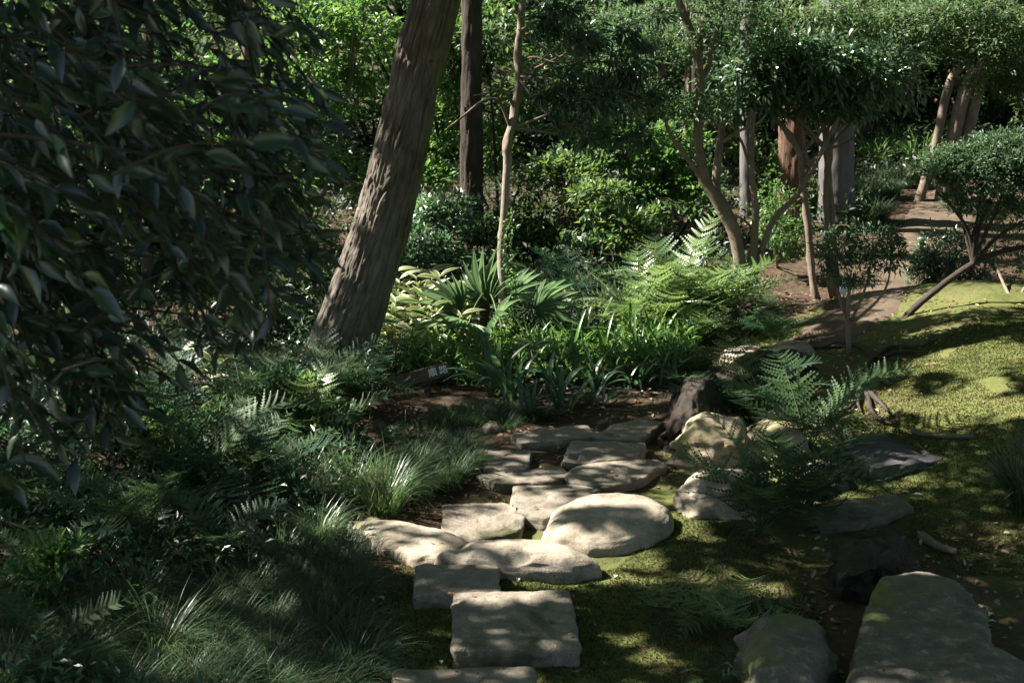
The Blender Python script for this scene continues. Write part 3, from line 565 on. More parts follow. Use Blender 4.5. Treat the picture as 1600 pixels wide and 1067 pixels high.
# creeper climbing the slender tree
C = []
for v in np.linspace(560, 330, 120): C.append(at(797 + 9*math.sin(v*.045) + random.uniform(-9, 9), v, Yt - .07 + random.uniform(-.05, .05)))
cr = thing('creeper', 'small leaved green creeper climbing the slender tree', 'creeper', bt + np.array([.05, -.1, 0.05]))
trunkpart(cr, [at(797 + 9*math.sin(v*.045), v, Yt - .07) for v in np.linspace(590, 330, 14)], [.006]*14, M['stalk'], 'stem', sides=5, n=50)
V, F, a = sprigs(np.array(C), 3, .035, .65, ELL, .04); link('foliage', mk('foliage', V, F, M['bright'], False, {'rnd': ('FLOAT', a)}), cr)

# ---- many stemmed tree
Ym = 12.9; bm = gnd(1165, 455); bm[1] = Ym; bm[2] = hgt(bm[0], Ym) - .03
mt = thing('many_stemmed_tree', 'small tree with several curving grey brown stems behind the bright ferns', 'tree', bm)
for k, (pts, r) in enumerate([([(1158, 450), (1150, 370), (1118, 310), (1098, 275), (1092, 225), (1090, 160), (1094, 125), (1086, 70), (1060, 0)], .052), ([(1160, 430), (1142, 345), (1120, 300), (1124, 230), (1130, 190)], .05), ([(1100, 282), (1075, 250), (1050, 215), (1036, 178)], .022), ([(1168, 450), (1178, 385), (1180, 330), (1174, 260), (1176, 175)], .038), ([(1092, 128), (1106, 105), (1112, 70), (1125, 30), (1130, 0)], .026), ([(1130, 222), (1155, 205), (1180, 195), (1197, 180)], .016), ([(1175, 355), (1156, 340), (1140, 335)], .012), ([(1178, 285), (1162, 230), (1152, 210), (1140, 190)], .014), ([(1130, 190), (1112, 232), (1104, 235)], .008), ([(1124, 200), (1110, 185), (1092, 168)], .010), ([(1172, 455), (1205, 350), (1245, 305), (1285, 235), (1310, 185)], .030)]):
    Q = [at(u, v, Ym + .12*math.sin(k*2.1)*j/3) for j, (u, v) in enumerate(pts)]
    trunkpart(mt, Q, np.linspace(r*1.1, r*.55, len(Q)), M['smooth'], 'stem' if r > .03 else 'branch', sides=14, n=44, rough=.12, knob=.25, seed=k)
OWN.append((mt, at(1060, 0, Ym) + np.array([0, 0, .8])))
Pm = []
for u, v, ru, rv, n in [(1040, 165, 75, 16, 240), (1000, 140, 60, 14, 150), (1110, 160, 70, 20, 150), (1040, 60, 80, 26, 260), (1150, 20, 90, 25, 260), (1200, 60, 60, 24, 140), (960, 30, 70, 24, 180)]:
    Q, d = ellipsoid_pts(at(u, v, Ym), np.array([ru, ru, rv])*Ym/FPX, n, .1); Pm.append(Q)
V, F, a = sprigs(np.vstack(Pm), 6, .045, .42, DIA, .08, .15, 1.2); link('crown', mk('crown', V, F, M['maple'], False, {'rnd': ('FLOAT', a)}), mt)

# ---- umbrella crowned tree on slim trunks
Yu = 13.3; bu = gnd(1285, 515); bu[1] = Yu; bu[2] = hgt(bu[0], Yu) - .03
um = [at(1272, 520, Yu), at(1300, 520, Yu)]
umb = bushy('umbrella_crowned_tree', 'clipped evergreen with broad dark umbrella crown on slim trunks', 'tree', bu, [(1180, 135, 62, 46, Yu, 200), (1270, 105, 88, 52, Yu, 360), (1365, 120, 78, 48, Yu, 260), (1300, 160, 70, 26, Yu, 120), (1220, 90, 60, 42, Yu, 170)], .105, M['glossy'], M['smooth'], trunk_r=.02, per=5, tmpl=ELL, droop=.5, wr=.36, leafparts=280, seed=5, stems=[at(1262, 250, Yu), at(1296, 230, Yu)], flat=.9, lump=.7, hollow=.2, crown='foliage')
for pts, r in [([(1276, 530), (1270, 440), (1262, 350), (1252, 270), (1249, 240), (1225, 200), (1205, 180)], .036), ([(1300, 535), (1298, 440), (1292, 340), (1292, 240), (1284, 180)], .036), ([(1305, 532), (1306, 440), (1300, 330), (1296, 250), (1310, 175)], .032), ([(1249, 242), (1275, 215), (1300, 180)], .022), ([(1250, 290), (1285, 240), (1320, 225), (1333, 215)], .016)]:
    Q = [at(u, v, Yu) for u, v in pts]
    if pts[0][1] > 500: Q[0][2] = hgt(Q[0][0], Q[0][1]) - .04
    trunkpart(umb, Q, np.linspace(r, r*.6, len(Q)), M['smooth'], 'trunk' if r > .03 else 'branch', sides=16, n=50, rough=.14, knob=.35, seed=int(pts[0][0]))

# ---- azalea tree on the slanting trunk, right side
Ya = 11.6
ab = gnd(1366, 568)
az = bushy('azalea_tree', 'azalea with slanting trunk and flat crown of small grey green leaves', 'tree', ab, [(1540, 272, 95, 46, Ya, 820), (1620, 265, 90, 60, Ya, 640), (1480, 265, 48, 30, Ya, 230), (1590, 235, 80, 26, Ya, 340), (1540, 320, 70, 24, Ya, 240)], .042, M['azalea'], M['darkbark'], trunk_r=.016, per=9, tmpl=ELL, droop=-.25, wr=.36, seed=8, stems=[at(1520, 400, Ya)], flat=.5)
for pts, r in [([(1364, 572), (1378, 540), (1415, 495), (1460, 455), (1520, 412), (1570, 392), (1640, 380)], .036), ([(1522, 412), (1526, 370), (1540, 330), (1560, 290)], .026), ([(1522, 405), (1512, 360), (1485, 320), (1462, 300)], .018), ([(1530, 400), (1560, 370), (1600, 345)], .018)]:
    Q = [at(u, v, Ya) for u, v in pts]
    if pts[0][1] > 560: Q[0] = ab - np.array([0, 0, .06])
    trunkpart(az, Q, np.linspace(r, r*.55, len(Q)), M['darkbark'], 'trunk' if r > .03 else 'branch', sides=16, n=50, rough=.14, seed=3)
for k, pts in enumerate([[(1366, 566), (1390, 548), (1440, 545), (1460, 530)], [(1366, 566), (1340, 545), (1310, 540), (1285, 548)], [(1370, 566), (1400, 556), (1430, 556)], [(1362, 566), (1350, 580), (1330, 590)]]):
    Q = [gnd(u, v) + np.array([0, 0, .025]) for u, v in pts]; trunkpart(az, Q, np.linspace(.022, .006, len(Q)), M['darkbark'], 'root', sides=9, n=26, rough=.35, seed=k)

# ---- other shrubs, near to far
gb = lambda u, v: gnd(u, v)
sap = bushy('azalea_shrub', 'thin azalea sapling with sparse leaves growing from a stump beside the mound', 'shrub', gb(1348, 612), [(1310, 385, 30, 24, 10.9, 60), (1365, 378, 44, 24, 10.9, 130), (1330, 425, 42, 18, 10.9, 70), (1395, 400, 22, 22, 10.9, 50), (1290, 400, 20, 16, 10.9, 26)], .05, M['azalea'], M['smooth'], trunk_r=.014, per=7, tmpl=ELL, droop=-.15, wr=.34, seed=12, stems=[at(1327, 500, 10.9)])
trunkpart(sap, [gb(1348, 612)] + [at(u, v, 10.9) for u, v in [(1333, 585), (1326, 540), (1325, 480), (1328, 445)]], [.034, .024, .02, .017, .014], M['smooth'], sides=12, n=30, rough=.12)
for k, pts in enumerate([[(1350, 612), (1375, 635), (1392, 655)], [(1345, 614), (1330, 640), (1300, 655)], [(1352, 610), (1362, 650), (1385, 665), (1400, 668)], [(1350, 612), (1340, 632), (1345, 650)]]):
    Q = [gnd(u, v) + np.array([0, 0, .03]) for u, v in pts]; trunkpart(sap, Q, np.linspace(.024, .006, len(Q)), M['darkbark'], 'root', sides=9, n=26, rough=.4, seed=k)
bushy('round_shrub', 'dense round dark shrub where the slanting trunk crosses the path', 'shrub', gb(1490, 470), [(1490, 405, 66, 48, 13.4, 520), (1455, 425, 36, 36, 13.4, 200)], .045, M['glossy'], M['darkbark'], trunk_r=.02, per=7, tmpl=ELL, wr=.45, seed=14)
bushy('twiggy_shrub', 'thin twiggy shrub at the edge beside the dense round shrub', 'shrub', gb(1585, 470), [(1585, 390, 40, 70, 13, 160), (1560, 350, 40, 30, 13, 70)], .04, M['broad'], M['smooth'], trunk_r=.016, per=4, seed=15, hollow=.1)
bushy('low_shrub', 'small leafy shrub with lit leaves at the umbrella tree foot', 'shrub', gb(1215, 415), [(1215, 335, 42, 60, 14.6, 260), (1240, 370, 30, 30, 14.4, 90)], .05, M['bright'], M['smooth'], trunk_r=.014, per=5, seed=16, hollow=.1)
for lab, u, v, Y, bl, mt_, sd_ in [('leafy bank shrub with lit leaves under the thin brown trunk', 400, 700, 9.9, [(400, 620, 80, 50, 9.9, 190), (350, 660, 60, 40, 9.6, 110), (450, 660, 50, 36, 9.6, 90)], 'broad', 81), ('bank shrub in flecked shade below the lowest glossy boughs', 250, 760, 9.2, [(250, 680, 90, 60, 9.2, 210), (170, 700, 70, 50, 9.0, 130)], 'broad', 82), ('bank shrub at the edge beneath the hanging boughs', 60, 800, 8.8, [(60, 720, 100, 70, 8.8, 230), (120, 800, 70, 50, 8.2, 120)], 'glossy', 83), ('low broadleaf shrub between leaning trunk and signboard ferns', 480, 690, 10.2, [(480, 625, 46, 40, 10.2, 110), (520, 640, 36, 26, 10, 60)], 'broad', 84), ('small bright leaved shrub in the lower bank near the corner', 110, 980, 7.0, [(110, 890, 80, 50, 7.0, 120)], 'bright', 85)]:
    bushy('bank_shrub', lab, 'shrub', gnd(u, v), [(q[0], q[1], q[2], q[3], gnd(u, v)[1] - .08*i_, q[5]) for i_, q in enumerate(bl)], .055, M[mt_], M['darkbark'], 'shrubs of the bank', trunk_r=.014, seed=sd_, layer=True)
BG = 'broadleaf shrubs of the thicket'
def bs(lab, base, blobs, leaf, mat, seed, cat='shrub', name='thicket_shrub', bark='darkbark', **k):
    b = at(base[0], 500, base[1]); b[2] = hgt(b[0], b[1]) - .03
    return bushy(name, lab, cat, b, blobs, leaf, M[mat], M[bark], BG if cat == 'shrub' else 'trees closing off the view', trunk_r=k.pop('trunk_r', .024), seed=seed, layer=True, **k)
bs('sunlit shrub behind the lowest glossy boughs at the edge', (40, 13.2), [(60, 480, 130, 110, 13.2, 620), (150, 560, 90, 60, 12.6, 220)], .085, 'broad', 31)
bs('dappled shrub behind the glossy boughs beside the thin dark trunk', (210, 14), [(220, 430, 120, 110, 14, 520), (160, 330, 90, 90, 14, 300)], .09, 'broad', 32)
bs('leafy shrub between the thin brown trunk and the leaning tree', (430, 13.4), [(440, 420, 85, 100, 13.4, 420), (400, 300, 80, 80, 13.6, 300), (460, 500, 60, 40, 13, 130)], .085, 'bright', 33)
bs('tall loose shrub with lit yellow green leaves above the leaning tree foot', (470, 15.5), [(470, 90, 120, 110, 15.5, 560), (500, 220, 90, 90, 15.2, 320), (560, 60, 80, 80, 15.5, 260), (420, 200, 80, 80, 15, 260)], .085, 'bright', 34, bark='smooth')
bs('tall shrub showing bright gaps behind the topmost glossy boughs', (250, 16), [(240, 130, 150, 120, 16, 560), (330, 250, 90, 90, 15.6, 280), (90, 100, 130, 120, 16, 420)], .095, 'bright', 35)
bs('lit shrub peeping out behind the dark straight trunk', (685, 17), [(685, 180, 60, 70, 17, 260), (680, 290, 55, 60, 17, 220), (785, 230, 55, 60, 17.2, 200), (655, 360, 45, 50, 14.6, 130)], .085, 'bright', 36)
bs('dark shrub at the leaning tree foot behind bamboo grass', (650, 13.6), [(650, 410, 70, 80, 13.6, 380), (700, 350, 60, 60, 14, 220), (620, 470, 40, 40, 13, 110)], .09, 'glossy', 37)
bs('tall airy shrub with pale gaps above the slender tree', (780, 17), [(760, 60, 100, 80, 17, 420), (860, 120, 80, 70, 16.6, 300), (700, 60, 70, 70, 17, 260)], .09, 'broad', 38)
bs('dim spreading shrub in deep shade behind the palm', (860, 16.4), [(840, 340, 90, 80, 16.4, 380), (900, 400, 90, 60, 15.4, 300), (770, 400, 70, 60, 15.6, 240)], .10, 'deep', 39)
bs('brightly lit pale leaved shrub behind the many stemmed tree', (1040, 16.2), [(1040, 260, 80, 60, 16.2, 380), (960, 225, 60, 36, 16, 170), (1090, 300, 60, 36, 15.8, 180), (1000, 310, 60, 36, 15.8, 170)], .085, 'bright', 41)
bs('mid green shrub low behind the bright ferns', (960, 15), [(930, 320, 70, 50, 15, 230), (880, 280, 60, 50, 15.6, 200), (1010, 360, 60, 30, 14.6, 140)], .09, 'broad', 42)
bs('shaded shrub filling the gap beneath the umbrella crown', (1200, 18), [(1190, 260, 60, 60, 18, 240), (1120, 200, 60, 70, 18.4, 240)], .09, 'broad', 43)
for k, (u, Y, lab, bl) in enumerate([
  (1050, 19, 'fine leaved maple with layered boughs above the many stemmed tree', [(1030, 70, 100, 30, 18.5, 380), (1080, 20, 110, 26, 19, 420), (980, 110, 70, 20, 18.6, 200), (1140, 100, 70, 20, 18.6, 200)])]):
    bs(lab, (u, Y), bl, .055, 'maple', 50+k, cat='tree', name='maple_tree', bark='smooth', per=8, droop=.15, wr=.42, trunk_r=.05)
bushy('', '', 'tree', np.array(MW[tri.name].translation), [(1380, 30, 150, 30, 16.2, 460), (1450, 70, 130, 26, 16.4, 400), (1260, 20, 110, 26, 15.6, 380), (1500, 20, 120, 34, 16.2, 380), (1330, 60, 80, 24, 16.0, 220), (1570, 90, 110, 30, 16.4, 420), (1600, 130, 90, 26, 16.2, 300), (1530, 60, 80, 28, 16.6, 240), (1600, 40, 100, 32, 16.4, 320)], .055, M['maple'], M['smooth'], root=tri, stemname='bough', per=8, droop=.15, wr=.42, trunk_r=.02, seed=51, layer=True, stems=[at(1556, -60, 18.4), at(1545, 20, 18.5)])
for k, (u, Y, v, h, mat, lab) in enumerate([
  (-60, 20, 260, 260, 'deep', 'dark broadleaf tree far behind the glossy boughs at the edge'), (200, 22, 230, 250, 'broad', 'far tree seen through gaps between the glossy boughs'), (420, 21, 240, 240, 'deep', 'dark far tree behind the lit yellow green shrub'),
  (640, 22, 200, 230, 'broad', 'far broadleaf tree behind the leaning trunk'), (830, 23, 220, 240, 'deep', 'dark far tree behind the dim spreading shrub'), (1010, 22, 160, 210, 'broad', 'far leafy tree behind the pale leaved shrub'),
  (1190, 23, 150, 200, 'deep', 'dark far tree behind the cedar'), (1390, 25, 130, 170, 'deep', 'dark far tree beyond the upper path'), (1560, 25, 130, 170, 'deep', 'dark far tree beyond the three leaning trunks'), (1720, 22, 160, 200, 'deep', 'dark far tree closing the edge beyond the azalea')]):
    bs(lab, (u, Y), [(u, v, 130, h*.8, Y, 620), (u-60, v+60, 80, h*.55, Y-.7, 260), (u+70, v-20, 90, h*.6, Y-.4, 320), (u, v-190, 140, 110, Y, 300)], .12, mat, 60+k, cat='tree', name='broadleaf_tree', per=6, trunk_r=.10)

# ------------------------------------------------------------------ rotten wood
def ragged(name, label, cat, pts, rad, seed, rough=.5, hollow=True, mat='rot'):
    loc = np.asarray(pts[0], float); V, F, b, c = tube(pts, rad, sides=44, n=46, rough=rough, seed=seed, fiss=.03, freq=12)
    n = 44; V = V.copy(); th = np.arange(n)
    V[-1-n:-1] += (np.asarray(pts[-1])-np.asarray(pts[-2]))/np.linalg.norm(np.asarray(pts[-1])-np.asarray(pts[-2]))*((vnoise(np.stack([th*.55, th*0., th*0.+seed], -1), seed)-.4)*.14)[:, None]
    if hollow: V[-1] -= (np.asarray(pts[-1])-np.asarray(pts[-2]))/np.linalg.norm(np.asarray(pts[-1])-np.asarray(pts[-2]))*.14
    me = mk(name, V - loc, [F, c], M[mat], True, {'bk': ('FLOAT_VECTOR', b)}); return tag(link(name, me, None, Matrix.Translation(Vector(loc))), label, cat)
stone('rotten_stump', 'black lumpy rotten stump beside the moss covered rock', 'stump', [(1036, 700), (1044, 670), (1075, 655), (1112, 650), (1128, 664), (1112, 690), (1075, 712)], .36, .42, M['rotl'], DOME, None, 41, amp=.16, rough=.11, tilt=(.35, .1), n=100, sub=5)
q1, q2 = gnd(1125, 640), gnd(1250, 596); ragged('rotten_log', 'black rotten log lying behind the upright stump among ferns', 'log', [q1 + [0, 0, .1], (q1+q2)/2 + [0, 0, .17], q2 + [0, 0, .12]], [.15, .14, .10], 7)
stone('tree_stump', 'black crumbling tree stump behind the huge flat topped rock', 'stump', [(1296, 925), (1306, 895), (1340, 880), (1395, 882), (1422, 896), (1410, 925), (1360, 945), (1315, 945)], .24, .30, M['rotl'], DOME, None, 43, amp=.14, rough=.10, n=100, sub=5)
for lab, pts, r in [('thick broken stick lying beside the black crumbling stump', [(1440, 842), (1462, 858), (1492, 868)], .026), ('long weathered root lying on the sunlit mound above the slate', [(1425, 676), (1452, 684), (1520, 686)], .02), ('short pale stick standing from the moss beside the corner rock', [(1556, 862), (1560, 850)], .008)]:
    Q = [gnd(u, v) + np.array([0, 0, r*.9]) for u, v in pts]; V, F, b, c = tube(Q, np.linspace(r, r*.7, len(Q)), sides=12, n=20, rough=.25)
    tag(link('stick', mk('stick', V - Q[0], [F, c], M['smooth'], True, {'bk': ('FLOAT_VECTOR', b)}), None, Matrix.Translation(Vector(Q[0]))), lab, 'stick')

# ------------------------------------------------------------------ glossy leaved boughs near the camera
nb = np.array([-2.35, 3.3, 0.0]); nb[2] = hgt(nb[0], nb[1])
near = thing('glossy_evergreen_tree', 'near evergreen with drooping glossy dark leaves hanging over the bank', 'tree', nb)
trunkpart(near, [nb - [0, 0, .1], nb + [.05, 0, 1.2], nb + [0, .05, 2.4], nb + [-.05, 0, 4.2]], [.10, .085, .075, .06], M['darkbark'], sides=20, n=40)
POLY = [(-260, -140), (470, -140), (500, 60), (530, 190), (500, 300), (528, 380), (470, 480), (400, 560), (300, 610), (205, 690), (90, 790), (40, 830), (-260, 860)]
TP, TD, br = [], [], []
r_ = random.Random(3)
nbr = 0
limbs = []
for k, (v0, Y) in enumerate([(-60, 3.4), (60, 3.0), (140, 3.8), (230, 2.9), (310, 3.7), (400, 3.2), (470, 3.9), (560, 3.1), (650, 3.0), (-20, 4.3), (180, 4.4), (360, 4.4)]):
    s = np.array([nb[0], nb[1], 0]) ; st_ = at(-520, v0 + 20, Y); st_[0] = max(st_[0], nb[0]+.02)
    e = at(min(460, 500 - max(0, v0-420)*1.6), v0 + 45 + 30*math.sin(k), Y + .25*math.sin(k*1.7)); m = (st_+e)/2 + np.array([0, 0, .07])
    limbs.append((st_, m, e)); br.append(dict(pts=[np.array([nb[0], nb[1], st_[2]-.15]), st_, m, e], rad=[.018, .009, .006, .002], sides=7, n=30, seed=k))
while nbr < 820:
    a, m, e = r_.choice(limbs); t = r_.random()**.8; p0 = spline([a, m, e], 20)[int(t*19)] + np.array([r_.gauss(0, .16), r_.gauss(0, .28), r_.gauss(0, .13)])
    d = unit(np.array([r_.uniform(.1, 1.0), r_.uniform(-.6, .6), r_.uniform(-.9, .25)])); Lt = r_.uniform(.16, .34); p1 = p0 + d*Lt + np.array([0, 0, -.04])
    uu, vv_ = px(np.stack([p0, p1])); 
    if p0[1] < 2.1 or not inpoly(uu, vv_, POLY).all(): continue
    if vnoise(np.array([[uu[0]*.011, vv_[0]*.011, 5.]]), 9)[0] < .41 and r_.random() < .9: continue
    nbr += 1; br.append(dict(pts=[p0, (p0+p1)/2 + [0, 0, .02], p1], rad=[.0035, .0028, .0015], sides=5, n=6))
    k = r_.randint(6, 9)
    for j in range(k):
        f = (j+.5)/k; side = unit(np.cross(d, [0, 0, 1.]))*(1 if j % 2 else -1)
        TP.append(p0*(1-f) + p1*f); TD.append(unit(d*.65 + side*r_.uniform(.3, .9) + np.array([0, 0, -.55*r_.random()]) + np.array([r_.gauss(0, .2) for _ in range(3)])))
link('branch', tubes_mesh('branches', br, M['darkbark']), near)
TP, TD = np.array(TP), np.array(TD); L = rng.uniform(.042, .088, len(TP))
NN = unit(np.array([0, -.45, .7]) + rdir(len(TP))*.8)
vis = np.argsort(-L/TP[:, 1])[:300]
V0, F0 = lance(8, .26, .20, .05); LM = [mk('leaf', *lance(8, dr, fo, .05), M['camellia']) for dr, fo in ((.26, .20), (.12, .3), (.38, .14))]
for i in vis: one_leaf(LM[i % 3], near, TP[i], TD[i], NN[i], L[i], .36)
rest = np.setdiff1d(np.arange(len(TP)), vis)
V, F, a = leafset(TP[rest], TD[rest], NN[rest], L[rest], L[rest]*.36, (V0, F0)); o = link('foliage', mk('foliage', V, F, M['camellia'], True, {'rnd': ('FLOAT', a)}), near); o['kind'] = 'stuff'
OWN.append((near, nb + [-.05, 0, 4.2]))

# ------------------------------------------------------------------ ferns
def frond(seed, a0=18, a1=105, npin=24, wmax=.24, teeth=8, stem=.2):
    r = random.Random(seed); n = 40; t = np.linspace(0, 1, n); ang = np.radians(a0 + (a1-a0)*t**1.25); ds = 1/(n-1)
    x = np.concatenate([[0], np.cumsum(np.sin(ang[:-1])*ds)]); z = np.concatenate([[0], np.cumsum(np.cos(ang[:-1])*ds)]); y = .05*np.sin(t*2.5+seed)*t
    C = np.stack([x, y, z], -1); T = unit(np.gradient(C, axis=0)); Nn = unit(np.cross(T, np.array([0, 1., 0]))); Nn = -Nn
    Vs, Fs, c = [], [], 0
    wv = np.interp(t, [0, 1], [.006, .0015])
    for sgn in (0,):
        Y1 = np.array([0, 1., 0]); A = C + Y1*wv[:, None]; B = C - Y1*wv[:, None]; D = C + Nn*wv[:, None]*-1.2
        Vs.append(np.vstack([A, B, D])); i = np.arange(n-1)
        Fs += [np.stack([i, i+1, i+2*n], -1), np.stack([i+1, i+1+2*n, i+2*n], -1), np.stack([i+n, i+2*n, i+1+n], -1), np.stack([i+1+n, i+2*n, i+1+2*n], -1)]; c += 3*n
    for k in range(npin):
        f = stem + (1-stem)*(k+.3)/npin; g_ = (f-stem)/(1-stem); i = min(n-1, int(f*(n-1)))
        pl = wmax*(np.sin(np.pi*min(1, (g_*.80+.20)))**.75)*r.uniform(.88, 1.1)
        for s in (-1, 1):
            if r.random() < .07: continue
            ax = unit(T[i]*(.28 + .35*g_ + r.uniform(-.13, .13)) + np.array([0, s*1., 0]) + Nn[i]*r.uniform(-.08, .26)); up = unit(Nn[i] + T[i]*r.uniform(-.1, .1)); lat = unit(np.cross(up, ax))
            u = np.linspace(0, 1, teeth+1); spn = C[i] + ax*(u*pl)[:, None] - up*(pl*.22*u**2)[:, None]
            w = pl*.105*(1-u[:-1]**1.6)*1.05*r.uniform(.8, 1.15) + .002
            mid = spn[:-1]*.35 + spn[1:]*.65
            e1 = mid + lat*w[:, None] + ax*(w*.35)[:, None] - up*w[:, None]*.12; e2 = mid - lat*w[:, None] + ax*(w*.35)[:, None] - up*w[:, None]*.12
            Vs.append(np.vstack([spn, e1, e2])); j = np.arange(teeth); m = teeth+1
            Fs += [np.stack([c+j, c+j+1, c+m+j], -1), np.stack([c+j+1, c+j, c+m+teeth+j], -1)]; c += m+2*teeth
    return np.vstack(Vs), np.vstack(Fs)
FR = {}
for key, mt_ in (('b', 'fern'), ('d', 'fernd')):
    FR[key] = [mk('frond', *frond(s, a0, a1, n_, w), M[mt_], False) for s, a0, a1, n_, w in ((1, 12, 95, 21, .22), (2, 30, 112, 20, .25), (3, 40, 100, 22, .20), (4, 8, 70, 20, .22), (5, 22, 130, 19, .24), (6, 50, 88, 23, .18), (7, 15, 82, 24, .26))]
FRL = [mk('frond', *frond(s, a0, a1, n_, w, 9, .15), M['fern'], False) for s, a0, a1, n_, w in ((11, 45, 118, 13, .33), (12, 60, 108, 14, .30))]
def fern(label, u, v, n, L, key='d', group=None, az=None, tilt=0, lift=0.0, meshes=None, sd=0, Y=None):
    r = random.Random(int(u*7+v)); b = gnd(u, v) if Y is None else at(u, v, Y)
    if Y is not None: b[2] = hgt(b[0], b[1])
    root = thing('fern', label, 'fern', b - np.array([0, 0, .02]), group)
    st = tube([[0, 0, -.04], [0, 0, .03]], [.03, .02], sides=10, n=6, rough=.5)
    link('rootstock', mk('rootstock', st[0], [st[1], st[3]], M['rot'], True, {'bk': ('FLOAT_VECTOR', st[2])}), root, Matrix.Identity(4), False)
    ms = meshes or FR[key]; lo, hi = az or (0, 360)
    for k in range(n):
        a = R(lo + (hi-lo)*(k + r.uniform(.1, .9))/n); s = L*r.uniform(.72, 1.12)
        Mx = Matrix.Translation((r.uniform(-.02, .02), r.uniform(-.02, .02), .01+lift)) @ Matrix.Rotation(a, 4, 'Z') @ Matrix.Rotation(R(r.uniform(-14, 12)+tilt), 4, 'Y') @ Matrix.Rotation(R(r.uniform(-12, 12)), 4, 'X') @ Matrix.Diagonal((s, s*r.uniform(.9, 1.1), s, 1))
        link('frond', r.choice(ms), root, Mx, False)
    return root
FG = 'ferns'
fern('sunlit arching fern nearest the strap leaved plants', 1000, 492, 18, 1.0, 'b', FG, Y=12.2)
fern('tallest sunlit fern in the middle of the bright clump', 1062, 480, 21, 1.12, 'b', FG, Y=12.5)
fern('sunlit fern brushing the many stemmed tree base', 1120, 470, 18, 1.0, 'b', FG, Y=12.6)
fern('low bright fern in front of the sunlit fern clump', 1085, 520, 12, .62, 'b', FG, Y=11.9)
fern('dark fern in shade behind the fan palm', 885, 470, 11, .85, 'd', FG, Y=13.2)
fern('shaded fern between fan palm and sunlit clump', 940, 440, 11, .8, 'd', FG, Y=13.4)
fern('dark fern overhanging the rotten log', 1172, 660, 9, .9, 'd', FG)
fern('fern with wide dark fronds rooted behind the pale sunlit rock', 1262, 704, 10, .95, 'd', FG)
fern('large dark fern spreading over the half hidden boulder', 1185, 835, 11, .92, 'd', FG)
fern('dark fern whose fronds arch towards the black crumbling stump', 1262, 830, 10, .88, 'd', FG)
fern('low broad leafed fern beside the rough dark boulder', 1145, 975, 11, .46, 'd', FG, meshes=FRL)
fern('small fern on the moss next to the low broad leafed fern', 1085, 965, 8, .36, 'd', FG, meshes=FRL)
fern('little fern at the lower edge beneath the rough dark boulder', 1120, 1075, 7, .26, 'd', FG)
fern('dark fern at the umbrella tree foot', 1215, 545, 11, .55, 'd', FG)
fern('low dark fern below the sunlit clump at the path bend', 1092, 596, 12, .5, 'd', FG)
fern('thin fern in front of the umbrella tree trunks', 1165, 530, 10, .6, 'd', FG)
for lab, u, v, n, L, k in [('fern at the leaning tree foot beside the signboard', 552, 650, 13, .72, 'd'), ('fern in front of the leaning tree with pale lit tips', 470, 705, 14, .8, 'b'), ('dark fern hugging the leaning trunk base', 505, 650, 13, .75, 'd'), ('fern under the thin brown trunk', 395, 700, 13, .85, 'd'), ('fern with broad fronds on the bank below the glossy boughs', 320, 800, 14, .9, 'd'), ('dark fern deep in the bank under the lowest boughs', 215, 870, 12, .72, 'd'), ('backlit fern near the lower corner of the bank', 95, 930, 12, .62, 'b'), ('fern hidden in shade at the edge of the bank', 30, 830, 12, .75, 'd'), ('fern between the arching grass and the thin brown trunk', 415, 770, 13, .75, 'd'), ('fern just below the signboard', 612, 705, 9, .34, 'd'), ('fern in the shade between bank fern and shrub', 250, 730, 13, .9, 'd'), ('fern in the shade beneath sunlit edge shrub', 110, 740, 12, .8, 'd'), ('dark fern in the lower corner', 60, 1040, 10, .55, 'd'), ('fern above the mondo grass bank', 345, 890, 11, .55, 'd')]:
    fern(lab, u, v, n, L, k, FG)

# ------------------------------------------------------------------ grasses and strap leaved plants
def blades(n, L, w, r0, a_lo, a_hi, seed, seg=5, curl=1.0):
    g_ = np.random.default_rng(seed); th = g_.random(n)*2*np.pi; rr = r0*np.sqrt(g_.random(n)); ln = L*(.55 + .6*g_.random(n))
    b = np.stack([np.cos(th)*rr, np.sin(th)*rr, np.zeros(n)-.02], -1); th2 = th + g_.normal(0, .5, n); out = np.stack([np.cos(th2), np.sin(th2), np.zeros(n)], -1); side = np.stack([-np.sin(th2), np.cos(th2), np.zeros(n)], -1)
    a0 = np.radians(g_.uniform(2, 25, n)); a1 = np.radians(g_.uniform(a_lo, a_hi, n)); P = b.copy(); rows = []
    for i in range(seg+1):
        t = i/seg; wd = w*(.75 + .25*np.sin(np.pi*min(1, t*1.6)))*(1 - t**3)*(.7+.6*g_.random(n)*0+.3) if i < seg else np.full(n, w*.04)
        rows += [P - side*wd[:, None]/2, P + side*wd[:, None]/2]
        a = a0 + (a1-a0)*(t**curl); P = P + (out*np.sin(a)[:, None] + np.array([0, 0, 1.])*np.cos(a)[:, None])*(ln/seg)[:, None]
    V = np.stack(rows, 1); k = np.arange(n)[:, None]*(2*(seg+1)); i = np.arange(seg)*2
    F = np.stack([k+i, k+i+1, k+i+3, k+i+2], -1).reshape(-1, 4); rnd = np.repeat(g_.random(n), 2*(seg+1))
    return V.reshape(-1, 3), F, rnd
def tuft_mesh(mat, *a, **k):
    V, F, r = blades(*a, **k); return mk('blades', V, F, M[mat], True, {'rnd': ('FLOAT', r)})
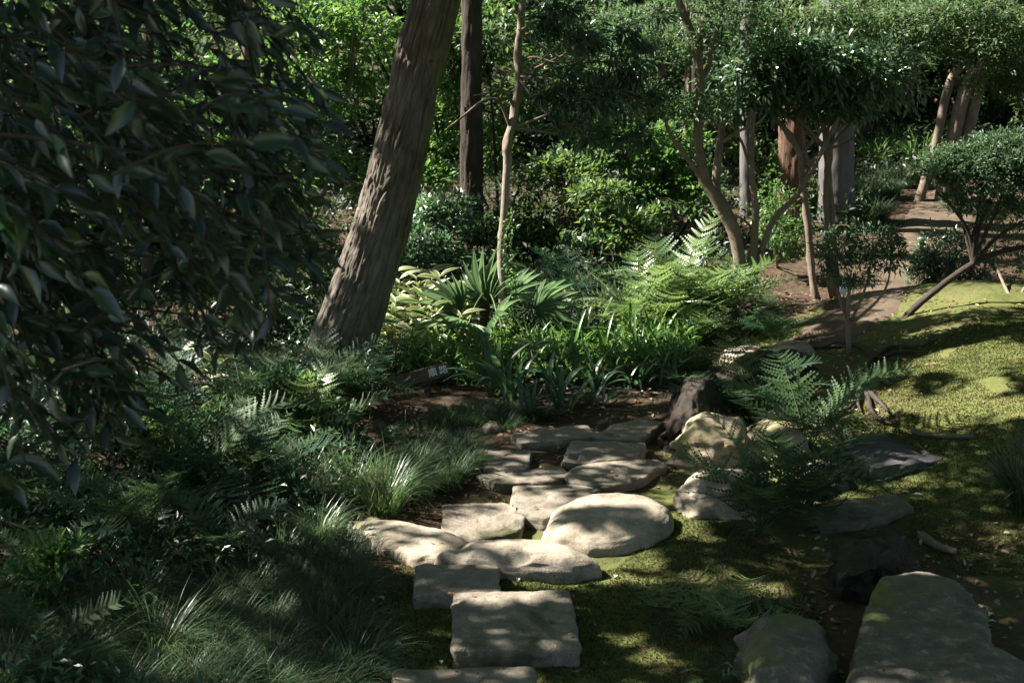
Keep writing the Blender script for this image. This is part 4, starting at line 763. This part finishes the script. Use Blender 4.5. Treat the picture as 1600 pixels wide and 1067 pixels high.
TM = dict(mondo=[tuft_mesh('mondo', 420, .30, .0045, .085, 75, 140, s) for s in (1, 2, 3)], low=[tuft_mesh('mondo', 300, .17, .004, .10, 70, 135, s) for s in (4, 5)],
          long=[tuft_mesh('grass', 330, .52, .0055, .10, 75, 150, s, seg=7) for s in (6, 7)], green=[tuft_mesh('grass', 260, .30, .005, .08, 60, 140, s) for s in (8, 9)], tall=[tuft_mesh('strap', 130, .62, .014, .16, 60, 150, s, seg=7) for s in (10, 11)], spiky=[tuft_mesh('mondo', 520, .42, .006, .06, 55, 125, s) for s in (12,)])
def tuft(kind, label, u, v, s=1.0, group=None, Y=None, lift=0):
    b = gnd(u, v) if Y is None else at(u, v, Y)
    if Y is not None: b[2] = hgt(b[0], b[1])
    r = random.Random(int(u*3+v*11)); Mx = Matrix.Translation(Vector(b) + Vector((0, 0, lift))) @ Matrix.Rotation(r.uniform(0, 6.28), 4, 'Z') @ Matrix.Diagonal((s, s, s*r.uniform(.9, 1.1), 1))
    return tag(link('grass_tuft', r.choice(TM[kind]), None, Mx), label, 'grass', group)
tuft('long', 'big arching grass tussock with sunlit blades beside the broken slab', 600, 800, 1.0)
tuft('long', 'arching grass tussock just behind the biggest sunlit tussock', 545, 775, .95)
tuft('long', 'long bladed tussock leaning out in front of the signboard ferns', 470, 790, .9)
tuft('green', 'bright topped grass tuft beside the low tan stone', 500, 868, 1.0, lift=.10)
tuft('green', 'grass tuft with lit tips behind the bright topped tuft', 440, 880, 1.0)
tuft('spiky', 'large dark spiky grass clump at the edge on the mossy mound', 1600, 800, 1.15)
tuft('spiky', 'dark spiky grass clump just beyond the large one on the mound', 1640, 750, 1.0)
for u, v in [(300, 900), (210, 960), (250, 1040)]: tuft('long', 'fresh green long grass among the shaded mondo bank', u, v, .85, 'long grass in the mondo bank')
for u, v in [(60, 1010), (130, 1060), (20, 950), (160, 1000), (100, 1100), (10, 1070), (190, 1110)]: tuft('long', 'dim long grass tuft in the lower corner under the boughs', u, v, .7, 'long grass in the lower corner')
BP = [(170, 1120), (545, 1120), (575, 985), (560, 890), (520, 860), (430, 905), (330, 945), (240, 1000)]
pts = []; rr_ = random.Random(5); tries = 0
while len(pts) < 34 and tries < 6000:
    tries += 1; u, v = rr_.uniform(170, 575), rr_.uniform(850, 1120)
    if not inpoly(np.array([u]), np.array([v]), BP)[0]: continue
    if any((u-a)**2 + ((v-b_)*1.5)**2 < 48**2 for a, b_ in pts): continue
    pts.append((u, v)); tuft('mondo', 'dark mondo grass tussock on the bank beside the square slabs', u, v, rr_.uniform(.85, 1.15), 'mondo grass of the bank')
for u, v in [(660, 770), (700, 760), (690, 735), (650, 745), (725, 738), (640, 775), (705, 715), (665, 715)]: tuft('mondo', 'dark mondo grass tussock behind the broken slab', u, v, 1.0, 'mondo grass behind the broken slab')
for u, v in [(690, 668), (715, 664), (740, 660), (765, 658), (790, 655), (700, 652), (735, 645), (770, 645), (805, 648), (830, 655), (785, 668), (850, 650)]: tuft('low', 'low mondo grass tuft in the hedge at the path bend', u, v, 1.0, 'mondo hedge at the path bend')
for u, v in [(1330, 320), (1360, 312), (1390, 308), (1345, 300), (1378, 292), (1410, 290), (1320, 345), (1345, 352), (1370, 345), (1440, 285)]: tuft('mondo', 'dark mondo grass tuft on the bank beside the upper path', u, v, 1.5, 'mondo grass by the upper path')
for u, v, lab in [(1370, 256, 'backlit arching grass clump beside the pale trunk'), (1405, 250, 'bright arching grass clump in front of the three leaning trunks'), (1435, 258, 'arching grass clump touching the leaning trunks')]: tuft('tall', lab, u, v, 1.25)
for u, v, lab in [(1195, 330, 'dark long leaved clump under the cedar'), (1275, 330, 'dark long leaved clump in front of the pale trunk'), (930, 345, 'long leaved clump lit behind the bright ferns')]: tuft('tall', lab, u, v, 1.1)
# strap leaved plants: every leaf its own part
def strapleaf(a0, a1, L=1.0, w=.075, tw=0):
    n = 10; t = np.linspace(0, 1, n); a = np.radians(a0 + (a1-a0)*t**1.3); x = np.concatenate([[0], np.cumsum(np.sin(a[:-1]))/(n-1)]); z = np.concatenate([[0], np.cumsum(np.cos(a[:-1]))/(n-1)])
    wd = w*np.clip(np.sin(np.pi*(t*.82+.12)), .05, 1)*.5; V = []
    for i in range(n): V += [[x[i]-.15*wd[i], -wd[i], z[i]+.35*wd[i]], [x[i], 0, z[i]], [x[i]-.15*wd[i], wd[i], z[i]+.35*wd[i]]]
    F = []
    for i in range(n-1): q = 3*i; F += [[q, q+1, q+4, q+3], [q+1, q+2, q+5, q+4]]
    return np.array(V), np.array(F)
SLM = [mk('leaf', *strapleaf(a0, a1, 1, w), M['strap']) for a0, a1, w in ((8, 60, .055), (15, 120, .06), (4, 35, .052), (25, 140, .062))]
SLD = [mk('leaf', *strapleaf(a0, a1, 1, w), M['glossy']) for a0, a1, w in ((18, 80, .085), (30, 125, .095), (10, 50, .085))]
def strap(label, u, v, n, L, ms=SLM, Y=None):
    b = gnd(u, v) if Y is None else at(u, v, Y)
    b[2] = hgt(b[0], b[1]) - .02; r = random.Random(int(u+v*3)); root = thing('strap_leaved_plant', label, 'plant', b, 'strap leaved plants by the bend')
    for k in range(n):
        s = L*r.uniform(.7, 1.15); link('leaf', r.choice(ms), root, Matrix.Translation((r.uniform(-.06, .06), r.uniform(-.06, .06), 0)) @ Matrix.Rotation(6.2832*(k+r.random())/n, 4, 'Z') @ Matrix.Rotation(R(r.uniform(-8, 10)), 4, 'Y') @ Matrix.Diagonal((s, s, s, 1)), False)
for lab, u, v, n, L, ms in [('dark broad strap leaves behind the signboard end', 772, 618, 13, .58, SLD), ('dark strap leaved plant at the slender tree foot', 800, 626, 12, .5, SLD), ('strap leaved plant with drooping tips above the ragged bend stone', 865, 628, 14, .46, SLD), ('bright strap leaved plant next to the slender tree', 840, 592, 15, .46, SLM), ('bright strap leaved plant at the middle of the row', 895, 585, 16, .50, SLM), ('bright strap leaved plant before the low bright fern', 950, 582, 16, .52, SLM), ('tall bright strap leaves below the sunlit fern', 1000, 578, 17, .56, SLM), ('bright strap leaved plant at the row end by the earth path', 1048, 572, 15, .46, SLM), ('strap leaves behind the row beneath the palm fans', 870, 560, 13, .46, SLM), ('strap leaves tucked behind the row beneath the ferns', 975, 556, 14, .5, SLM), ('dark drooping strap leaves over the earth beside the mondo hedge', 822, 648, 12, .36, SLD), ('dark drooping strap leaves above the pale ragged bend stone', 880, 645, 12, .36, SLD), ('dark drooping strap leaves over the earth at the middle of the bend', 935, 634, 12, .36, SLD), ('dark drooping strap leaves beside the low dark fern', 1040, 606, 12, .38, SLD), ('bright strap leaves right beneath the sunlit fern', 1025, 556, 15, .5, SLM), ('bright strap leaves between slender tree and palm fan', 825, 562, 14, .46, SLM), ('bright strap leaves at the back beneath the shaded fern', 920, 553, 14, .52, SLM), ('small strap leaved plant hanging over the earth at the bend', 985, 606, 10, .34, SLD), ('shaded strap leaved plant in front of the row', 925, 610, 12, .40, SLD)]:
    strap(lab, u, v, n, L, ms)
# bamboo grass with pale leaf margins
V0, F0 = lance(8, .18, .12, .0, .35); ED = np.tile([1, 0, 1], 8); SA = [mk('leaf', *lance(8, d, .12, .0, .35), M['sasa'], True, {'edge': ('FLOAT', ED)}) for d in (.10, .3, .22)]
def sasa(label, u, v, Y, h, n=9, group='bamboo grass clump'):
    r = random.Random(int(u*5+v)); b = at(u, v, Y); b[2] = hgt(b[0], b[1]) - .02; root = thing('bamboo_grass', label, 'bamboo grass', b, group)
    t = b + np.array([r.uniform(-.08, .08), r.uniform(-.08, .04), h]); trunkpart(root, [b, (b+t)/2 + [r.uniform(-.03, .03), 0, 0], t], [.005, .004, .003], M['stalk'], 'culm', sides=6, n=10)
    for k in range(n):
        f = 1 - .8*(k/n)**1.2; p0 = b*(1-f) + t*f; a = k*2.4 + r.uniform(-.3, .3); d = unit(np.array([math.cos(a), math.sin(a), r.uniform(-.25, .7)])); one_leaf(r.choice(SA), root, p0, d, unit(np.array([r.gauss(0, .3), -.45, .8])), r.uniform(.17, .26), .24)
for k, (lab, u, Y, h) in enumerate([('bamboo grass touching the leaning trunk base', 580, 10.9, .42), ('bamboo grass directly above the signboard post end', 612, 10.8, .46), ('bamboo grass with one upright leaf, tallest of the clump', 650, 11.1, .58), ('bamboo grass behind the signboard lettering', 672, 10.9, .44), ('bamboo grass beside the palm, pale with sun', 700, 11.2, .5), ('bamboo grass at the back of the clump beneath the dark shrub', 632, 11.5, .55), ('bamboo grass between palm and clump centre', 690, 11.6, .5), ('low bamboo grass beneath the palm fans', 735, 11.1, .36), ('low bamboo grass in front of the leaning trunk', 598, 10.6, .34), ('bamboo grass low at the back by the leaning trunk', 600, 11.5, .5), ('short bamboo grass between signboard and dark strap leaves', 715, 10.8, .34), ('bamboo grass at the clump centre', 655, 11.4, .48)]): sasa(lab, u, 600, Y + .65, h + .06, 10)
for k, (u, Y) in enumerate([(570, 12.1), (590, 12.5), (620, 12.3), (645, 12.6), (668, 12.2), (685, 12.7), (705, 12.4), (725, 12.6), (745, 12.2), (610, 11.3), (640, 11.5), (680, 11.4), (660, 11.1), (625, 11.9)]): sasa('pale edged bamboo grass in the thick of the clump behind the signboard', u, 600, Y, .36 + .07*(k % 3), 11, 'bamboo grass in the thick of the clump')
for u, Y, h, lab in [(330, 10.2, .35, 'small bamboo grass lit in the bank beneath the white card'), (295, 10.4, .34, 'second small bamboo grass lit in the bank, deeper in shade'), (835, 10.7, .3, 'bamboo grass sprig with white edged leaves at the bend')]: sasa(lab, u, 640, Y, h, 8)
# fan palm
pb = at(758, 588, 11.75); pb[2] = hgt(pb[0], pb[1]); palm = thing('fan_palm', 'small fan palm with sunlit pleated leaves behind the slender tree', 'palm', pb)
trunkpart(palm, [pb - [0, 0, .05], pb + [0, .02, .32], pb + [.02, .05, .55]], [.05, .045, .035], M['darkbark'], sides=14, n=20, rough=.4)
SEGM = [mk('segment', *lance(8, d, .35, .0, .45), M['palm']) for d in (.08, .22, .4)]
hub0 = pb + np.array([.02, .05, .53])
for k, (u, v, Y, axu, n, spr, Ls) in enumerate([(766, 474, 11.1, (-.1, .1, 1), 19, 200, .50), (718, 490, 10.95, (-.9, -.1, .45), 15, 170, .42), (730, 512, 10.7, (-.5, -.6, .25), 14, 180, .36), (838, 490, 11.0, (.95, -.1, .38), 14, 150, .45), (778, 500, 10.7, (.1, -.7, .35), 14, 190, .28), (802, 466, 11.4, (.6, .3, .8), 14, 180, .34)]):
    h_ = at(u, v, Y + .6); fan = trunkpart(palm, [hub0, hub0*.4 + h_*.6 + np.array([0, 0, .05]), h_], [.008, .006, .005], M['stalk'], 'fan_leaf', sides=6, n=12)
    ax = unit(np.array(axu, float)); side = unit(np.cross(ax, np.array([-.45, -.6, .66]))); 
    for j in range(n):
        a = R(-spr/2 + spr*j/(n-1)); d = unit(ax*math.cos(a) + side*math.sin(a)); nn = unit(np.cross(side, ax) + np.array([0, 0, .3])); nn = nn if nn[2] > -.2 else -nn
        s = one_leaf(random.choice(SEGM), fan, h_, d, nn, Ls*(1 - .25*abs(a/R(spr/2))**2)*random.uniform(.92, 1.06), .10, 'segment')
# two dry flower stalks rising from the bank
for u, v0, v1, lab in [(622, 760, 640, 'upright pale dry grass stalk rising before the signboard'), (570, 700, 600, 'thin dry stalk leaning at the leaning trunk foot')]:
    b = gnd(u, v0); t = at(u+12, v1, b[1]); V, F, bk, c = tube([b, (b+t)/2 + [.01, 0, 0], t], [.003, .003, .002], sides=6, n=10); tag(link('dry_stalk', mk('dry_stalk', V-b, [F, c], M['stalkb'], True), None, Matrix.Translation(Vector(b))), lab, 'stalk')

# ------------------------------------------------------------------ signs
def boxmesh(name, sx, sy, sz, mat, bev=.004):
    import bmesh
    bm_ = bmesh.new(); bmesh.ops.create_cube(bm_, size=1)
    for v in bm_.verts: v.co = Vector((v.co.x*sx, v.co.y*sy, v.co.z*sz))
    bmesh.ops.bevel(bm_, geom=bm_.edges[:], offset=bev, segments=2, affect='EDGES')
    me = bpy.data.meshes.new(name); bm_.to_mesh(me); bm_.free(); me.materials.append(mat); return me
Ys = 10.35; sb = at(668, 640, Ys); sb[2] = hgt(sb[0], sb[1])
sign = thing('signboard', 'dark wooden direction board on a post with two white characters', 'sign', sb)
cz = at(655, 588, Ys); Mb = Matrix.Translation(Vector(cz)) @ Matrix.Rotation(R(-13.5), 4, 'Y') @ Matrix.Rotation(R(8), 4, 'Z') @ Matrix.Rotation(R(-8), 4, 'X')
board = link('board', boxmesh('board', .47, .022, .098, M['board']), sign, MW[sign.name].inverted() @ Mb, False)
ph = cz[2] - sb[2] - .02
link('post', boxmesh('post', .05, .045, ph+.1, M['post']), sign, Matrix.Translation((0, .035, ph/2-.03)), False)
for k, ch in enumerate('順路'):
    cu = bpy.data.curves.new('character', 'FONT'); cu.body = ch; cu.size = .066; cu.align_x = 'CENTER'; cu.align_y = 'CENTER'; cu.extrude = .0006; cu.offset = .0011
    tmp = bpy.data.objects.new('tmp', cu); COL.objects.link(tmp); dg = bpy.context.evaluated_depsgraph_get(); me = bpy.data.meshes.new_from_object(tmp.evaluated_get(dg)); bpy.data.objects.remove(tmp)
    me.materials.clear(); me.materials.append(M['white'])
    link('character', me, board, Matrix.Translation((.105 + .083*k, -.0125, 0)) @ Matrix.Rotation(R(90), 4, 'X'), False)
for lab, u, v, Y, sx, sz, ry, rx, foot in [('white plant tag tilted on its point at the leaning trunk', 573, 540, 10.7, .045, .07, 30, -10, 620), ('white card fixed to the thin brown trunk', 388, 566, 12.05, .12, .07, 4, -25, 640), ('white plant tag beside the umbrella tree trunks', 1315, 450, 12.9, .07, .13, 18, -15, 520), ('tiny white plant tag on a stake among the ferns', 1211, 745, 8.6, .03, .035, 12, -20, 800)]:
    p0 = at(u, v, Y); b = at(u, foot, Y); b[2] = hgt(b[0], b[1]); t = thing('plant_tag', lab, 'tag', b)
    link('stake', boxmesh('stake', .008, .008, p0[2]-b[2]+.04, M['post'], .001), t, Matrix.Translation((0, .008, (p0[2]-b[2])/2-.02)), False)
    link('plate', boxmesh('plate', sx, .003, sz, M['white'], .001), t, Matrix.Translation((0, -.004, p0[2]-b[2])) @ Matrix.Rotation(R(ry), 4, 'Y') @ Matrix.Rotation(R(rx), 4, 'X'), False)

# ------------------------------------------------------------------ ground cover: moss, litter, undergrowth
def scatter(n, ulo, uhi, vlo, vhi):
    """points on the ground within the near field"""
    x = rng.uniform(-5, 6, n*3); y = rng.uniform(5, 14, n*3); u, v = px(np.stack([x, y, hgt(x, y)], -1)); k = (u > ulo) & (u < uhi) & (v > vlo) & (v < vhi); return x[k][:n], y[k][:n], u[k][:n], v[k][:n]
mosspoly = [[(560, 1100), (560, 900), (620, 880), (960, 890), (1060, 800), (1200, 830), (1260, 900), (1300, 1000), (1150, 1100)], [(1240, 720), (1320, 600), (1400, 560), (1620, 455), (1640, 900), (1500, 900), (1420, 840), (1420, 780), (1250, 770)]]
x, y, u, v = scatter(520000, 480, 1640, 440, 1110); k = inpoly(u, v, mosspoly[0]) | inpoly(u, v, mosspoly[1]); k &= fbm(xyz(x*3, y*3), 44) > .27; x, y = x[k][:165000], y[k][:165000]; n = len(x)
P = np.stack([x, y, hgt(x, y) - .003], -1); D = unit(np.array([0, 0, 1.]) + rdir(n)*.7); l = rng.uniform(.008, .019, n)
V, F, a = leafset(P, D, rdir(n), l, l*.45, DIA); o = link('moss', mk('moss', V, F, M['moss'], False, {'rnd': ('FLOAT', a)})); o['kind'] = 'stuff'; o['label'] = 'soft green moss carpet around the stones and over the mound'; o['category'] = 'moss'
x, y, u, v = scatter(15000, -50, 1650, 400, 1100); d = .08 + .92*(inpoly(u, v, [(650, 640), (1100, 560), (1080, 760), (760, 790), (560, 930)]) | inpoly(u, v, [(1180, 380), (1300, 420), (1560, 480), (1420, 640), (1250, 700)]) | inpoly(u, v, [(1250, 830), (1600, 830), (1600, 1100), (1250, 1100)]) | (u < 620)); k = rng.random(len(x)) < d*.75; x, y = x[k], y[k]; n = len(x)
P = np.stack([x, y, hgt(x, y) + .012], -1); Dv = unit(np.concatenate([rng.normal(size=(n, 2)), rng.normal(size=(n, 1))*.25], 1)); l = rng.uniform(.018, .055, n)
V, F, a = leafset(P, Dv, unit(np.array([0, 0, 1.]) + rdir(n)*.35), l, l*.5, ELL); o = link('leaf_litter', mk('leaf_litter', V, F, M['litter'], False, {'rnd': ('FLOAT', a)})); o['kind'] = 'stuff'; o['label'] = 'scattered brown fallen leaves and twigs on the earth'; o['category'] = 'leaf litter'
LD = mk('dry_leaf', *lance(6, .1, .4, .1), M['litter'])
LP = mk('fallen_leaf', *lance(6, .3, .35, .1), M['pale'])
for u, v in [(586, 944), (628, 1010), (808, 911), (1568, 836), (1548, 960), (1556, 975), (1282, 862), (1430, 886), (1440, 776), (1408, 772), (1036, 690), (1130, 1040), (960, 905), (600, 940), (690, 1040), (1370, 630)]:
    p0 = gnd(u, v) + np.array([0, 0, .012]); L_ = random.uniform(.035, .055); d = unit(np.array([random.gauss(0, 1), random.gauss(0, 1), .15])); nn = unit(np.array([random.gauss(0, .3), random.gauss(0, .3), 1])); xx = unit(np.cross(d, nn)); zz = np.cross(xx, d)
    B = Matrix(((xx[0]*L_*.55, d[0]*L_, zz[0]*L_, p0[0]), (xx[1]*L_*.55, d[1]*L_, zz[1]*L_, p0[1]), (xx[2]*L_*.55, d[2]*L_, zz[2]*L_, p0[2]), (0, 0, 0, 1)))
    tag(link('fallen_leaf', LP, None, B), 'pale curled fallen leaf lying on the moss', 'fallen leaf', 'pale fallen leaves on the moss')
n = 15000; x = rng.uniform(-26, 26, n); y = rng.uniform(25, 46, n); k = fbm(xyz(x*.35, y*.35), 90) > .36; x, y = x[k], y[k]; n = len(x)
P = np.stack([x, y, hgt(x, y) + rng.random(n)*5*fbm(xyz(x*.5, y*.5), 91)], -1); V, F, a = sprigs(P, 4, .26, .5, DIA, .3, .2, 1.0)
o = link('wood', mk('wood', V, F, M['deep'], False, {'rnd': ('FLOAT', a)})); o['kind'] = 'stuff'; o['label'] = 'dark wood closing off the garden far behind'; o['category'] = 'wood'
n = 0
for u, v, z in [(760, 960, .10), (850, 1000, .10), (700, 915, .10), (760, 820, .08), (840, 790, .08), (780, 722, .07), (950, 710, .06), (960, 745, .055), (870, 682, .075), (985, 678, .06), (640, 850, .06), (1450, 960, .22), (1400, 1020, .22), (720, 1060, .09)]:
    for _ in range(3):
        p0 = gnd(u, v); d_ = ray(u + random.uniform(-45, 45), v + random.uniform(-14, 14)); p1 = np.array([0, 0, CAM_H]) + d_*((p0[2] + z + .022 - CAM_H)/d_[2]); L_ = random.uniform(.018, .04)
        tag(link('dry_leaf', LD, None, Matrix.Translation(Vector(p1)) @ Matrix.Rotation(random.uniform(0, 6.28), 4, 'Z') @ Matrix.Rotation(random.uniform(-.3, .3), 4, 'Y') @ Matrix.Diagonal((L_*.55, L_, L_, 1))), 'small brown dry leaf lying on a path stone', 'dry leaf', 'dry leaves on the path stones')
# low undergrowth on the forest floor
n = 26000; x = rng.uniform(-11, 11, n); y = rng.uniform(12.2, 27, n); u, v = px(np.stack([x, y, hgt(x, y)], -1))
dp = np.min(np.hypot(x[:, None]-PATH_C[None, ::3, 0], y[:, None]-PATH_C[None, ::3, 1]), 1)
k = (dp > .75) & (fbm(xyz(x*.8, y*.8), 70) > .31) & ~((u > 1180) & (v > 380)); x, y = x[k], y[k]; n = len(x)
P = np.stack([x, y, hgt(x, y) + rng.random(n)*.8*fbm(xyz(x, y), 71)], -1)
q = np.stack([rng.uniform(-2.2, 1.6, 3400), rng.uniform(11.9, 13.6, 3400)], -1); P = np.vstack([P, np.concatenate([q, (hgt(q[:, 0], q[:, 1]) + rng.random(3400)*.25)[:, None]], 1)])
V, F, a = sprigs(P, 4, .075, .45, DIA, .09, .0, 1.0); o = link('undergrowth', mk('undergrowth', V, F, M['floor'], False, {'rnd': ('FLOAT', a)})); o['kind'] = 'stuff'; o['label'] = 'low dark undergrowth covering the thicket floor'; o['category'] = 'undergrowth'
n = 9500; x = rng.uniform(-5.2, -.55, n); y = rng.uniform(5, 12.4, n); u, v = px(np.stack([x, y, hgt(x, y)], -1)); k = (u < 690) & (v < np.where(u > 560, 690, 3000)) & ~inpoly(u, v, BP) & ~inpoly(u, v, [(590, 580), (730, 560), (740, 720), (590, 740)]) & (fbm(xyz(x*1.2, y*1.2), 77) > .36); x, y = x[k], y[k]; n = len(x)
P = np.stack([x, y, hgt(x, y) + rng.random(n)*.5*fbm(xyz(x, y), 78)], -1)
V, F, a = sprigs(P, 4, .055, .42, DIA, .08, .1, 1.0); o = link('undergrowth', mk('undergrowth', V, F, M['glossy'], False, {'rnd': ('FLOAT', a)})); o['kind'] = 'stuff'; o['label'] = 'leafy undergrowth filling the shaded bank between the ferns'; o['category'] = 'undergrowth'

n = 2600; x = rng.uniform(-1.25, 1.6, n); y = rng.uniform(10.55, 12.0, n); u, v = px(np.stack([x, y, hgt(x, y)], -1)); k = inpoly(u, v, [(560, 620), (600, 560), (1080, 540), (1085, 592), (960, 606), (760, 628), (705, 640)]); x, y = x[k], y[k]; n = len(x)
P = np.stack([x, y, hgt(x, y) + rng.random(n)*.22], -1); V, F, a = sprigs(P, 4, .085, .22, ELL, .08, -.3, .7); o = link('undergrowth', mk('undergrowth', V, F, M['strap'], False, {'rnd': ('FLOAT', a)})); o['kind'] = 'stuff'; o['label'] = 'fresh narrow leaved ground cover in the bed behind the signboard'; o['category'] = 'undergrowth'
# ------------------------------------------------------------------ overhead canopy: unseen crowns, added and shaped to shade and dapple the scene
CN = 2100
cx = rng.uniform(-20, 17, CN); cy_ = rng.uniform(-9, 32, CN); cz_ = rng.uniform(4.8, 9.5, CN) + .05*np.clip(cy_-14, 0, 30)
core = (cx > -12) & (cx < 2.5) & (cy_ > 4) & (cy_ < 15.5)
keep = ~((cy_ > 14.5) & (cx < 4) & (fbm(xyz(cx*.33, cy_*.33), 55, 2) > .44)) & ~core & ~((cy_ < .5) & (cx < 1) & (rng.random(CN) < .6)) & ~((cy_ < -3) & (cx < 6)); CC = np.stack([cx, cy_, cz_], -1)[keep]
CF = np.stack([rng.uniform(-12, 2.5, 1750), rng.uniform(4, 15.5, 1750), rng.uniform(4.2, 6.4, 1750)], -1)
DK = [(1400, 960, 6.3), (1450, 1000, 6.1), (1350, 1040, 6.0), (1500, 1060, 5.9), (1230, 1030, 6.0), (1360, 890, 6.9), (1300, 800, 7.8), (1200, 850, 7.3), (1560, 850, 7.2), (1560, 930, 6.6), (850, 1000, 6.2), (720, 1000, 6.2), (930, 720, 8.8), (800, 705, 9.0), (950, 690, 9.3), (720, 910, 6.8), (930, 970, 6.4), (1130, 950, 6.5), (1500, 740, 8.6), (1380, 720, 8.9), (1330, 600, 10.5), (1480, 590, 10.6), (620, 1000, 6.2), (1250, 620, 10.3), (1080, 640, 10), (1380, 1000, 6.1), (1430, 940, 6.4), (1470, 980, 6.2), (1330, 950, 6.4), (1420, 1060, 5.9), (1550, 1060, 5.9), (1200, 990, 6.2), (1260, 1060, 5.9), (1500, 880, 6.9), (1560, 780, 7.9), (680, 20, 11), (668, 60, 11), (655, 110, 11), (642, 160, 11), (630, 200, 11), (612, 280, 11), (600, 320, 11), (570, 440, 11), (600, 960, 6.4), (670, 970, 6.4), (950, 1000, 6.2), (880, 900, 6.9), (1000, 950, 6.5), (1100, 900, 6.9), (1140, 1000, 6.2)]  # spots kept dark by extra unseen leaf clumps added towards the sun
DC = np.array([at(*q) + SUN*t_ + rdir(1)[0]*.4 for q in DK for t_ in (5.6, 6.2, 6.8, 7.4)] + [at(u_, v_, 3.4) + SUN*t_ + rdir(1)[0]*.3 for u_ in range(-50, 520, 95) for v_ in range(0, 640, 100) for t_ in (2.7, 3.6, 4.5)]); CF = np.vstack([CF, DC]); FINE = np.r_[np.zeros(len(CC), bool), np.ones(len(CF), bool)]; CC = np.vstack([CC, CF])
tops = np.array([t for _, t in OWN]); own = np.argmin(np.hypot(CC[:, None, 0]-tops[None, :, 0], CC[:, None, 1]-tops[None, :, 1]), 1)
for i, (root, t) in enumerate(OWN):
    c = CC[own == i]
    if not len(c): continue
    fn = FINE[own == i]; P, sz = [], []
    for q_, nl, rad_, l0, l1 in ((c[~fn], 60, (1.1, 1.1, .5), .28, .50), (c[fn], 80, (.34, .34, .22), .07, .13)):
        off = rdir(len(q_)*nl)*(rng.random((len(q_)*nl, 1))**.5)*np.array(rad_); P.append(np.repeat(q_, nl, 0) + off); sz.append(rng.uniform(l0, l1, len(off)))
    P = np.vstack(P); sz = np.concatenate(sz); kp = ~sunny(P) & (P[:, 2] > 3.7); P, l = P[kp], sz[kp]
    D = unit(rdir(len(P)) + np.array([0, 0, -.25])); Nn = unit(SUN*.8 + rdir(len(P))*.8)
    V, F, a = leafset(P, D, Nn, l, l*.6, DIA); link('shade_canopy', mk('shade_canopy', V, F, M['broad'], False, {'rnd': ('FLOAT', a)}), root)
    br = []
    for q in c[::7][:26]:
        if sunny(spline([t - [0, 0, .3], (t+q)/2 + [0, 0, .25], q], 14)).any(): continue
        br.append(dict(pts=[t - [0, 0, .3], (t+q)/2 + [0, 0, .25], q], rad=[.045, .03, .01], sides=6, n=10))
    if br: link('limb', tubes_mesh('limbs', br, M['smooth']), root)
